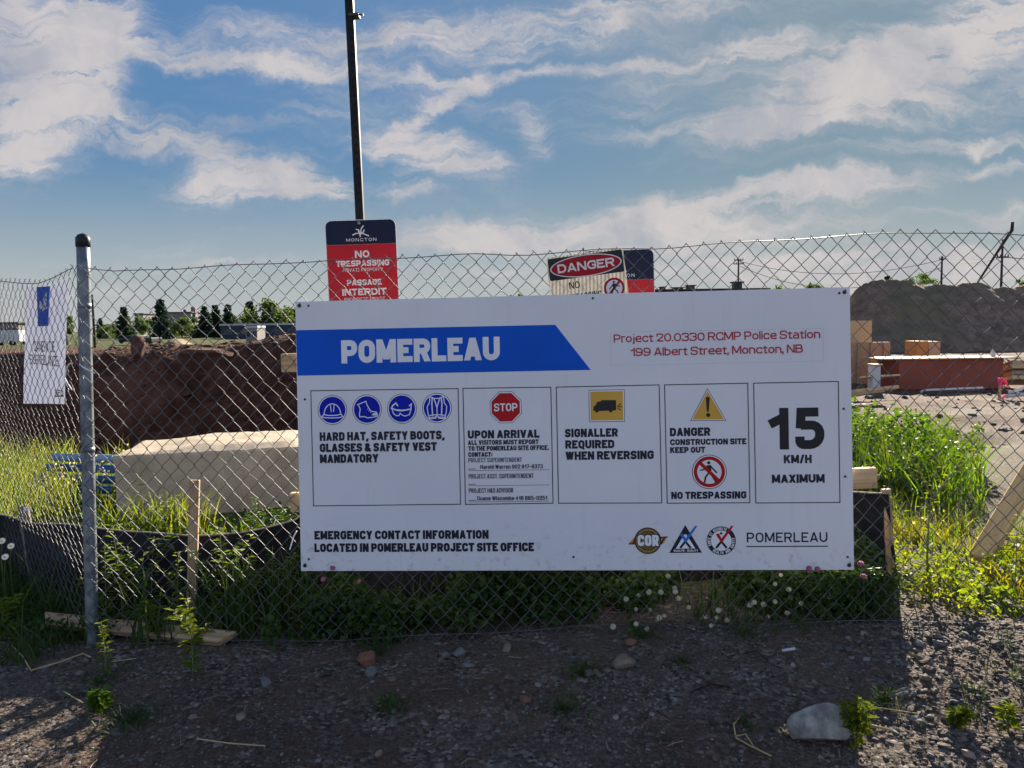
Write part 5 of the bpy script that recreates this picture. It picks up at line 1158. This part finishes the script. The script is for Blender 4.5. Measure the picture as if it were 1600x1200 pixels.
x, y = patch(520, 2.1, 3.3, 3.8, 5.3, .02, 2.4, 15); sp.add(*blades(x, y, U_(.05, .27, len(x)), U_(.004, .009, len(x)), .55, tint=(.72, .8, .7), tv=.45))
x, y = patch(900, 2.8, 4.0, 5.0, 6.4, -.3, 2, 5); k = x / y < .62; x, y = x[k], y[k]; sp.add(*blades(x, y, U_(.2, .5, len(x)), U_(.006, .011, len(x)), .5, tint=(.62, .9, .8)))
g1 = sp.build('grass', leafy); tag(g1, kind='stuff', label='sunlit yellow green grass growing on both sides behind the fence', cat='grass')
# grass along the fence foot, its shade deepened by a darker leaf colour
sp = Soup()
x, y = patch(560, -2.5, -.75, 3.45, 3.93, .10, 3, 2); k = y < silt_y(x) - .04; x, y = x[k], y[k]; sp.add(*blades(x, y, U_(.08, .40, len(x)) * (1 + .5 * fbm(x, y * 0, 2.5, 2)), U_(.006, .013, len(x)), .3))
x, y = patch(3800, -3.7, -1.92, 2.95, 4.5, -.2, 1.7, 8); k = (y < 3.35 - (x + 1.9) * .95 + .35) & (y > 3.2 + .2 * fbm(x, y, 3, 2)); x, y = x[k], y[k]; sp.add(*blades(x, y, U_(.04, .22, len(x)), U_(.004, .010, len(x)), .6))
x, y = patch(600, -.8, 1.6, 3.3, 3.85, .05, 2.6, 4); sp.add(*blades(x, y, U_(.05, .22, len(x)), U_(.004, .010, len(x)), .5))
for cx, cy, r_, n_ in ((.18, 2.74, .09, 160), (.68, 3.02, .06, 60), (-.49, 2.83, .10, 170), (.27, 2.96, .09, 170), (-1.47, 2.83, .12, 220), (1.70, 2.75, .16, 80), (1.92, 2.83, .12, 60), (-.62, 3.3, .1, 140), (1.0, 3.25, .16, 160), (.55, 3.25, .1, 110), (-1.75, 3.12, .14, 160), (1.35, 2.72, .09, 120), (.82, 2.62, .05, 40), (2.0, 3.05, .2, 50), (1.25, 3.3, .15, 150)):
    a = U_(0, 6.28, n_); q = np.abs(rng.normal(0, .6, n_)) * r_; sp.add(*blades(cx + np.cos(a) * q, cy + np.sin(a) * q, U_(.015, .075, n_), U_(.003, .006, n_), .9))
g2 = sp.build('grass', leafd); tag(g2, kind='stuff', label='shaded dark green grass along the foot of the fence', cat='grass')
# broad leaved ground cover
sp = Soup()
def cover(n, x0, x1, y0, y1, h0, h1, size, thr=-.1, s=2.2, seed=0, clip=True, right=9.):
    x, y = patch(n, x0, x1, y0, y1, thr, s, seed); k = x / y < right + .05 * fbm(x, y, 2, 2); x, y = x[k], y[k]
    if clip: k = y < silt_y(x) - .02; x, y = x[k], y[k]
    hh = (h0 + (h1 - h0) * np.clip(.55 + fbm(x + seed, y, 2.4, 3) * .9, .1, 1)) * rng.uniform(0, 1, len(x)) ** .8
    return leaf_cloud(np.stack([x, y, terrain(x, y) + hh], -1), rng.uniform(*size, len(x)), .35, 1.5, .25)
sp.add(*cover(8500, -1.15, .38, 3.36, 3.88, .04, .40, (.014, .030), -.15)); sp.add(*cover(7600, .5, 1.70, 3.26, 3.85, .04, .32, (.012, .026), -.2, 2.2, 6)); sp.add(*cover(1200, .3, .7, 3.45, 3.85, .03, .15, (.012, .022), 0)); sp.add(*cover(900, -2.4, -1.1, 3.5, 3.95, .03, .2, (.012, .024), 0, 3, 9)); sp.add(*cover(2200, -3.7, -2.1, 3.5, 4.3, .03, .18, (.012, .024), 0, 2, 11, False))
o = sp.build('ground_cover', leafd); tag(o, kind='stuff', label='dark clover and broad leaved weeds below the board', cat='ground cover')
sp = Soup()
sp.add(*cover(8200, 2.5, 4.15, 5.5, 7.3, .08, .62, (.018, .042), -.3, 1.1, 13, False, .585)); sp.add(*cover(2200, -2.9, -.2, 4.3, 5.35, .03, .22, (.014, .026), -.1, 2, 14, False))
n = 1100; x, y = patch(n, 2.5, 4.1, 5.5, 7.2, -.2, 1.1, 13); k = x / y < .58; x, y = x[k], y[k]; sp.add(*blades(x, y, U_(.25, .65, len(x)), U_(.004, .007, len(x)), .25))
o = sp.build('ground_cover', leafm); tag(o, kind='stuff', label='bushy green weeds growing behind the right end of the board and before the block', cat='ground cover')
sp = Soup(); sp.add(*cover(1900, 1.98, 3.3, 3.3, 4.7, .015, .12, (.012, .026), .05, 2.6, 16, False)); sp.add(*cover(900, 1.9, 2.7, 3.45, 4.4, .02, .2, (.010, .026), .0, 2.8, 21, False)); sp.add(*cover(360, 1.85, 2.3, 3.32, 3.7, .02, .16, (.014, .028), -.1, 3, 17, False))
o = sp.build('ground_cover', leafy); tag(o, kind='stuff', label='sunlit low yellow green weeds on the bare ground at the right', cat='ground cover')
# tiny white blossoms scattered in the sunlit grass
sp = Soup(); x, y = patch(420, -6, -2.1, 5.0, 7.2, 0, 1.3, 3); k = x / y < -.5; x, y = x[k], y[k]; zz = terrain(x, y) + U_(.28, .46, len(x)); sp.add(*leaf_cloud(np.stack([x, y, zz], -1), .018, .1, 1.1, 1.5)); x, y = patch(90, 2.0, 3.2, 3.3, 4.6, 0, 2, 3); sp.add(*leaf_cloud(np.stack([x, y, terrain(x, y) + U_(.05, .2, len(x))], -1), .018, .1, 1.1, 1.5))
petal = mat('white_petal', (.62, .60, .55), .7, trans=.35, attr='tint'); o = sp.build('wild_blossom', petal); tag(o, kind='stuff', label='tiny white blossoms dotted through the sunlit grass', cat='blossom')
# single weeds
weedstem = mat('weed_stem', (.13, .17, .06), .6, .2, 9, col2=(.24, .25, .12), trans=.15)
def weed(base, H, label, m_=leafm, nleaf=30, L=.06, lean=(0, 0), branches=0, whorl=True, seed=0, group=None, stemr=.003, name='weed_plant'):
    R = np.random.default_rng(seed); base = Vector(base); t = thing(name, label, 'weed', base, group); m = MB(); P, F_, C_ = [], [], []; n0 = 0
    axes = [(base, base + Vector((lean[0], lean[1], H)), stemr)]
    for b in range(branches):
        s_ = R.uniform(.25, .7); p = base + Vector((lean[0] * s_, lean[1] * s_, H * s_)); a = R.uniform(0, 6.28) if b > 1 else (math.pi * b + .2); l = H * R.uniform(.3, .55); axes.append((p, p + Vector((math.cos(a) * l * .6, math.sin(a) * l * .3, l * .8)), stemr * .7))
    for a, b, r_ in axes:
        mid = a.lerp(b, .5) + Vector((R.normal(0, .02), R.normal(0, .02), 0)) * H * 2; q = [a.lerp(mid, t_).lerp(mid.lerp(b, t_), t_) for t_ in np.linspace(0, 1, 9)]; m.tube(q, [r_ * (1 - .7 * i / 8) for i in range(9)], 6)
        k_ = max(4, int(nleaf * (b - a).length / H))
        for i in range(k_):
            s_ = .08 + .92 * (i / k_); j = min(7, int(s_ * 8)); p = q[j].lerp(q[j + 1], s_ * 8 - j); an = i * 2.4 + R.uniform(-1.1, 1.1); l = L * R.uniform(.4, 1.35) * (1 - .4 * s_); d = Vector((math.cos(an), math.sin(an), R.uniform(.1, .7))).normalized(); s2 = d.cross(Vector((0, 0, 1))).normalized() * l * R.uniform(.14, .26); up = Vector((0, 0, -l * .25))
            P += [p, p + d * l * .45 + s2, p + d * l + up, p + d * l * .45 - s2 + Vector((0, 0, .002))]; F_.append((n0, n0 + 1, n0 + 2, n0 + 3)); n0 += 4; tt = R.uniform(.75, 1.3); C_ += [(tt * R.uniform(.95, 1.25), tt, tt * .8)] * 4
    m.build('stem', weedstem, t, True); mesh_np('leaves', np.array([tuple(p) for p in P]), np.array(F_), m_, t, colors=np.array(C_))
    return t
weed(gp(166, 1058), .235, 'bright narrow leaved weed standing in the gravel right of the corner post', leafy, 46, .05, (-.01, 0), 0, seed=1)
weed(gp(302, 1062), .33, 'branching bright weed in front of the wire at the end of the tan plank', leafy, 60, .06, (-.02, .02), 3, seed=2)
weed(at(250, 1000, 3.5), .2, 'leafy weed draped over the middle of the tan plank', leafy, 46, .06, (-.04, -.02), 3, seed=3)
def behind(px, py_top, Y): p = at(px, py_top, Y); return Vector((p.x, Y, T(p.x, Y) - .01)), p.z - T(p.x, Y)
for i, (px, pt_, Y, lb, m_, nl, br) in enumerate([(182, 815, 3.66, 'tall bright weed before the silt fence right of the corner post', leafy, 50, 1), (252, 770, 4.9, 'tall weed with pale top growing before the concrete block', leafy, 40, 2), (212, 725, 5.2, 'thin dark stalk with a seed head before the left end of the concrete block', leafd, 16, 1), (352, 820, 3.62, 'feathery weed in front of the silt fence right of the tall stake', leafy, 46, 2), (372, 850, 3.65, 'tall green weed next to the feathery weed below the block', leafm, 40, 1), (402, 775, 5.0, 'leafy weed in front of the middle of the concrete block', leafm, 36, 2), (438, 790, 4.8, 'leafy weed before the concrete block close to the board', leafm, 36, 3), (65, 700, 5.6, 'tall thin grass stalk weed below the camera banner', leafy, 30, 2), (5, 930, 3.6, 'bright weed at the left edge in front of the short fence run', leafy, 40, 1), (735, 925, 3.5, 'single pale weed stalk under the middle of the board', leafm, 24, 0), (545, 905, 3.5, 'broad dark weed under the left half of the board', leafd, 60, 4)]):
    b_, h_ = behind(px, pt_, Y); weed(b_, h_, lb, m_, nl, .07, (rng.uniform(-.03, .03), 0), br, seed=20 + i)
for i, (px, pt_) in enumerate(((158, 842), (205, 850), (232, 835), (272, 858), (326, 846), (378, 838), (398, 862), (425, 850), (446, 868))):
    b_, h_ = behind(px, pt_, 3.62 + .1 * (i % 3)); weed(b_, h_, 'leafy green weed in the row along the black silt fence left of the board', leafm if i % 3 else leafy, 44, .06, (rng.uniform(-.04, .04), 0), 2, seed=80 + i, group='weeds in a row along the silt fence')
b_, h_ = behind(1456, 700, 3.62); weed(b_ - Vector((-.0, 0, 0)), h_, 'tall branching pale stemmed weed right of the board', leafy, 30, .06, (.03, 0), 4, seed=41, stemr=.006)
b_, h_ = behind(1590, 800, 3.5); weed(b_, h_, 'upright weed at the right edge under the leaning timber', leafy, 46, .07, (0, 0), 1, seed=42)
for i, (px, pt_, Y, lb) in enumerate([(1430, 870, 3.45, 'bushy yellow green weed just right of the board shadow'), (1500, 905, 3.55, 'bushy yellow green weed below the leaning timber'), (1545, 860, 3.9, 'pale leafy weed at the lower end of the leaning timber'), (1415, 780, 4.1, 'dry headed weed beside the right end of the silt fence')]):
    b_, h_ = behind(px, pt_, Y); weed(b_, h_, lb, leafy, 20, .05, (rng.uniform(-.03, .03), 0), 3, seed=60 + i)
weed(gp(1335, 1170), .17, 'bright weed growing against the big pale rock', leafy, 60, .06, (.02, 0), 4, seed=70); weed(gp(150, 1122), .09, 'low sprawling weed in the gravel at the lower left', leafm, 50, .06, (.03, 0), 5, seed=71); weed(gp(1575, 1150), .1, 'low yellowish weed in the sunlit gravel at the lower right edge', leafy, 40, .05, (0, 0), 4, seed=72); weed(gp(1490, 1140), .06, 'flat yellowish weed in the sunlit gravel right of the board shadow', leafy, 50, .05, (.05, 0), 5, seed=73)
# clover heads
wclov = mat('clover_white', (.60, .56, .42), .7, .15, 40, bump=.4, bscale=200, trans=.2); pclov = mat('clover_pink', (.42, .13, .26), .7, .2, 40, bump=.4, bscale=200, trans=.2); stemm = mat('flower_stem', (.05, .08, .02), .6)
def flower_proto(m_, nm, label, cat, r, group):
    t = thing(nm, label, cat, (0, 0, 0), group); m = MB(); m.tube([(0, 0, -.22), (.004, 0, -.1), (0, 0, 0)], .0013, 5); m.build('stem', stemm, t)
    V = []; F_ = []; R = np.random.default_rng(3)
    for i in range(46):   # tight ball of small florets
        z = 1 - 2 * (i + .5) / 46; a = i * 2.39996; s_ = math.sqrt(1 - z * z); d = Vector((s_ * math.cos(a), s_ * math.sin(a), z * .85)); q = d.cross(Vector((0, 0, 1.))).normalized() if s_ > .05 else Vector((1, 0, 0)); q2 = d.cross(q); n = len(V)
        V += [d * r * .35, d * r * .8 + q * r * .22, d * r * 1.08 + q2 * r * .1, d * r * .8 - q * r * .22]; F_.append((n, n + 1, n + 2, n + 3))
    for zz in (-.7, -.35, 0, .35, .7):
        rr = r * .82 * math.sqrt(1 - zz * zz); n = len(V)
        V += [Vector((rr * math.cos(q * math.pi / 4), rr * math.sin(q * math.pi / 4), r * .75 * zz)) for q in range(8)]
        if zz > -.6: F_ += [(n - 8 + q, n - 8 + (q + 1) % 8, n + (q + 1) % 8, n + q) for q in range(8)]
        if zz > .6: F_.append(tuple(range(n, n + 8)))
    n = len(V); mesh_np('flower_head', np.array([tuple(v) for v in V]), F_, m_, t); return t
wp = flower_proto(wclov, 'clover_flower', 'small round white clover flower head in the dark weeds under the board', 'flower', .0125, 'white clover flowers under the board')
CL = [(488, 80), (428, 130), (395, 140), (465, 130), (508, 117), (510, 128), (520, 150), (357, 152), (387, 183), (432, 186), (460, 210), (476, 204), (552, 178), (388, 230), (422, 246), (316, 238), (604, 207), (622, 235), (640, 210), (645, 187), (672, 218), (740, 170), (757, 162), (786, 168), (822, 160), (865, 122), (840, 77), (822, 105), (903, 165), (860, 195), (800, 208), (992, 145), (1100, 240), (745, 172), (626, 236)]
for i, (a, b) in enumerate(CL):
    o = wp if i == 0 else copy_tree(wp); o.location = at(800 + a / 2, 860 + b / 2, 3.285 + .05 * rng.random()); o.rotation_euler = (rng.uniform(-.2, .2), rng.uniform(-.2, .2), rng.uniform(0, 6)); s_ = rng.uniform(.8, 1.15); o.scale = (s_, s_, s_)
pp = flower_proto(pclov, 'clover_flower', 'purple pink clover flower head near the lower edge of the board', 'flower', .014, 'pink clover flowers around the board')
for i, (px, py, Y) in enumerate([(1345, 880, 3.2), (1349, 900, 3.22), (1325, 925, 3.35), (1264, 888, 3.2), (1277, 889, 3.2), (520, 887, 3.4), (985, 1007, 3.3), (505, 905, 3.55), (560, 908, 3.6)]):
    o = pp if i == 0 else copy_tree(pp); o.location = at(px, py, Y); o.rotation_euler = (rng.uniform(-.2, .2), rng.uniform(-.2, .2), 0)
def daisy(px, py, Y, label):
    c = at(px, py, Y); t = thing('daisy_flower', label, 'flower', c); m = MB(); m.tube([c - Vector((0, 0, c.z - T(c.x, Y))), c - Vector((.01, 0, .1)), c], .002, 5); m.build('stem', stemm, t); V = []; F_ = []; nrm = Vector((.25, -.75, .6)).normalized(); u = nrm.cross(Vector((0, 0, 1))).normalized(); v = nrm.cross(u)
    for i in range(15): a = i * 2 * math.pi / 15; d = u * math.cos(a) + v * math.sin(a); s_ = (v * math.cos(a) - u * math.sin(a)) * .005; n = len(V); V += [c + d * .004, c + d * .012 + s_ * .7, c + d * .018, c + d * .012 - s_ * .7]; F_.append((n, n + 1, n + 2, n + 3))
    mesh_np('petals', np.array([tuple(q) for q in V]), np.array(F_), mat('daisy_petal', (.75, .75, .72), .6), t); m = MB(); m.tube([c - nrm * .002, c + nrm * .005, c + nrm * .007], [.0055, .005, .002], 10); m.build('flower_eye', mat('daisy_eye', (.55, .36, .03), .7), t)
daisy(3, 845, 3.75, 'white daisy highest of the daisies at the left edge'); daisy(17, 853, 3.8, 'white daisy rightmost of the daisies at the left edge'); daisy(8, 870, 3.72, 'white daisy lowest of the daisies at the left edge'); daisy(43, 795, 4.3, 'white daisy beside the grey weathered stake')
straw = mat('straw', (.36, .27, .13), .8, .2, 20, col2=(.50, .40, .22)); twigm = mat('dark_twig', (.03, .022, .018), .85)
# ------------------------------------------------------------------ gravel, stones and litter
def ico():
    p = (1 + 5 ** .5) / 2; v = np.array([(-1, p, 0), (1, p, 0), (-1, -p, 0), (1, -p, 0), (0, -1, p), (0, 1, p), (0, -1, -p), (0, 1, -p), (p, 0, -1), (p, 0, 1), (-p, 0, -1), (-p, 0, 1)], float)
    return v / np.linalg.norm(v[0]), np.array([(0, 11, 5), (0, 5, 1), (0, 1, 7), (0, 7, 10), (0, 10, 11), (1, 5, 9), (5, 11, 4), (11, 10, 2), (10, 7, 6), (7, 1, 8), (3, 9, 4), (3, 4, 2), (3, 2, 6), (3, 6, 8), (3, 8, 9), (4, 9, 5), (2, 4, 11), (6, 2, 10), (8, 6, 7), (9, 8, 1)])
def pebbles(x, y, r):
    n = len(x); bv, bf = ico(); V = bv[None] * (1 + rng.uniform(-.28, .28, (n, 12, 1))) * (r[:, None] * rng.uniform(.6, 1.3, (n, 3)) * [1, 1, .62])[:, None, :]
    a = rng.uniform(0, 6.28, n); c, s = np.cos(a)[:, None], np.sin(a)[:, None]; V = np.stack([V[..., 0] * c - V[..., 1] * s, V[..., 0] * s + V[..., 1] * c, V[..., 2]], -1)
    V += np.stack([x, y, terrain(x, y) + r * .12], -1)[:, None, :]
    t = rng.choice([.45, .7, 1., 1.25, 1.7, 2.3], n, p=[.2, .25, .25, .17, .10, .03]); hue = rng.random(n)[:, None]; col = t[:, None] * np.where(hue < .3, [1.18, .93, .78], np.where(hue < .6, [.95, 1, 1.06], [1.05, 1., .93]))
    return V.reshape(-1, 3), (bf[None] + (np.arange(n) * 12)[:, None, None]).reshape(-1, 3), np.repeat(col, 12, 0)
stone = mat('pebble_stone', (.075, .07, .067), .85, .25, 40, attr='tint', col2=(.125, .114, .106), spec=.25)
sp = Soup(); n = 26000; x = U_(-2.7, 2.9, n); y = 1.95 + U_(0, 1, n) ** 1.15 * 1.75; k = (fbm(x, y, 1.4, 3) + .35 * (y < 2.9) - .25 * (y > 3.25) + .3 * (x > 1.3)) > -.12; x, y = x[k], y[k]; sp.add(*pebbles(x, y, np.clip(rng.lognormal(math.log(.0042), .45, len(x)), .002, .016)))
x = U_(-2.6, 2.8, 900); y = U_(2.0, 3.5, 900); sp.add(*pebbles(x, y, np.clip(rng.lognormal(math.log(.009), .4, 900), .005, .024))); x = U_(1.3, 2.6, 1700); y = U_(2.0, 3.2, 1700); sp.add(*pebbles(x, y, np.clip(rng.lognormal(math.log(.009), .45, 1700), .004, .028)))
x = U_(4, 22, 2600); y = U_(8, 30, 2600); sp.add(*pebbles(x, y, np.clip(rng.lognormal(math.log(.035), .5, 2600), .015, .14)))
o = sp.build('gravel', stone); tag(o, kind='stuff', label='loose grey brown gravel strewn over the ground', cat='gravel')
lit = MB()
for i in range(150):
    x0, y0 = rng.uniform(-2.4, 2.6), rng.uniform(2.1, 3.45); a_ = rng.uniform(0, 6.28); l_ = rng.uniform(.015, .09); b_ = rng.uniform(-.5, .5)
    q_ = [(x0, y0), (x0 + math.cos(a_) * l_ * .5, y0 + math.sin(a_) * l_ * .5), (x0 + math.cos(a_) * l_ * .5 + math.cos(a_ + b_) * l_ * .5, y0 + math.sin(a_) * l_ * .5 + math.sin(a_ + b_) * l_ * .5)]
    lit.tube([Vector((u_, v_, T(u_, v_) + .006 + .01 * rng.random())) for u_, v_ in q_], rng.uniform(.0008, .0018), 4)
o = lit.build('dry_litter', mat('dry_stem', (.15, .115, .07), .85, .3, 20, col2=(.30, .24, .14))); tag(o, kind='stuff', label='bits of dry straw and stems scattered over the gravel', cat='litter')
sp = Soup(); n = 3200; x = U_(-14, 4, n); y = U_(20.5, 27.5, n); sp.add(*pebbles(x, y, np.clip(rng.lognormal(math.log(.045), .55, n), .02, .15))); sp2 = sp.build('dirt_crumbs', soilm); tag(sp2, kind='stuff', label='lumps of brown dirt covering the excavated bank', cat='dirt')
palerock = mat('pale_rock', (.17, .165, .15), .9, .25, 16, bump=1.0, bscale=38, col2=(.42, .40, .36), detail=10); redrock = mat('red_rock', (.13, .066, .045), .85, .25, 14, bump=.8, bscale=60, col2=(.24, .12, .08), detail=8); greyrock = mat('grey_rock', (.095, .095, .098), .85, .25, 20, bump=.7, bscale=80, col2=(.19, .185, .18), detail=8); tanrock = mat('tan_rock', (.17, .13, .10), .85, .25, 15, bump=.5, bscale=70)
def rock(px, py, size, m_, label, seed, sub=3, rot=0.): c = gp(px, py); rock_mesh((c.x, c.y, c.z + size[2] * .45), size, seed, m_, 'stone', None, label, 'stone', None, sub, rot=rot)
rock(1281, 1162, (.115, .075, .085), palerock, 'large pale angular rock in the gravel at the lower right', 12, 4, .2)
rock(573, 1040, (.042, .035, .052), redrock, 'reddish brown stone standing at the fence foot below the board', 2, rot=.4); rock(582, 1056, (.032, .026, .024), greyrock, 'round grey stone in front of the reddish stone', 5); rock(718, 1030, (.028, .026, .028), greyrock, 'rounded bluish grey stone under the middle of the board', 6); rock(697, 1028, (.02, .018, .02), greyrock, 'smaller grey stone left of the rounded bluish one', 16); rock(729, 1046, (.038, .02, .014), greyrock, 'flat grey stone in front of the rounded bluish one', 7); rock(792, 1020, (.025, .022, .024), tanrock, 'tan stone by the bottom of the wire under the middle of the board', 8)
rock(975, 1044, (.058, .04, .036), tanrock, 'flattish tan stone at the weeds below the board', 9, rot=.3); rock(820, 1100, (.025, .02, .018), redrock, 'small orange brown stone lying alone in the shaded gravel', 10); rock(126, 1057, (.026, .022, .022), greyrock, 'grey stone in the gravel before the corner post', 11); rock(415, 1080, (.03, .025, .022), greyrock, 'grey stone in the gravel right of the branching weed', 13); rock(378, 1134, (.022, .018, .018), tanrock, 'tan stone near the lit patch at the lower left', 14); rock(985, 1008, (.026, .022, .02), redrock, 'pinkish stone under the white clover flowers', 15); rock(920, 1064, (.02, .018, .014), greyrock, 'small grey stone left of the flattish tan stone', 17)
def stalk(P, r, label, m_=straw, name='straw', lift=.012):
    q = [gp(*p) for p in P]; pts = []
    for i, p in enumerate(q): pts.append(p + Vector((0, 0, lift + .008 * math.sin(i * 2.1))))
    m = MB(); m.tube(pts, r, 5); o = m.build(name, m_, smooth=True, org=pts[0]); tag(o, label, 'twig' if m_ is twigm else 'straw')
stalk([(1155, 1128), (1146, 1155), (1150, 1168), (1175, 1188), (1205, 1198)], .0028, 'long bent dry straw left of the big pale rock'); stalk([(1150, 1165), (1165, 1172), (1180, 1178)], .0022, 'short dry straw forking off the bent straw'); stalk([(1080, 1090), (1110, 1085), (1140, 1081)], .004, 'dark twig lying in the shaded gravel below the clover', twigm, 'twig'); stalk([(1162, 1026), (1182, 1031), (1200, 1037)], .003, 'thin dark twig just below the weeds under the board', twigm, 'twig')
stalk([(1222, 1024), (1242, 1023)], .006, 'short white stick on the ground below the right half of the board', whwall, 'stick'); stalk([(50, 1052), (95, 1042), (130, 1030), (142, 1036)], .004, 'long dry straw stem lying before the corner post'); stalk([(20, 1020), (36, 1035), (50, 1052)], .003, 'dry straw stem at the far left of the gravel'); stalk([(175, 1044), (212, 1037)], .0022, 'thin straw right of the narrow leaved weed'); stalk([(308, 1166), (360, 1178), (415, 1179)], .0028, 'dry stem in the lower left shaded gravel'); stalk([(100, 1090), (130, 1108)], .0024, 'dry stem beside the low sprawling weed'); stalk([(1350, 1145), (1395, 1150)], .004, 'broken dry stalk right of the big pale rock'); stalk([(1340, 1120), (1400, 1118), (1440, 1121)], .0022, 'pale thin stem on the gravel above the big pale rock'); stalk([(865, 990), (870, 1000)], .002, 'bit of straw at the fence foot') if False else None
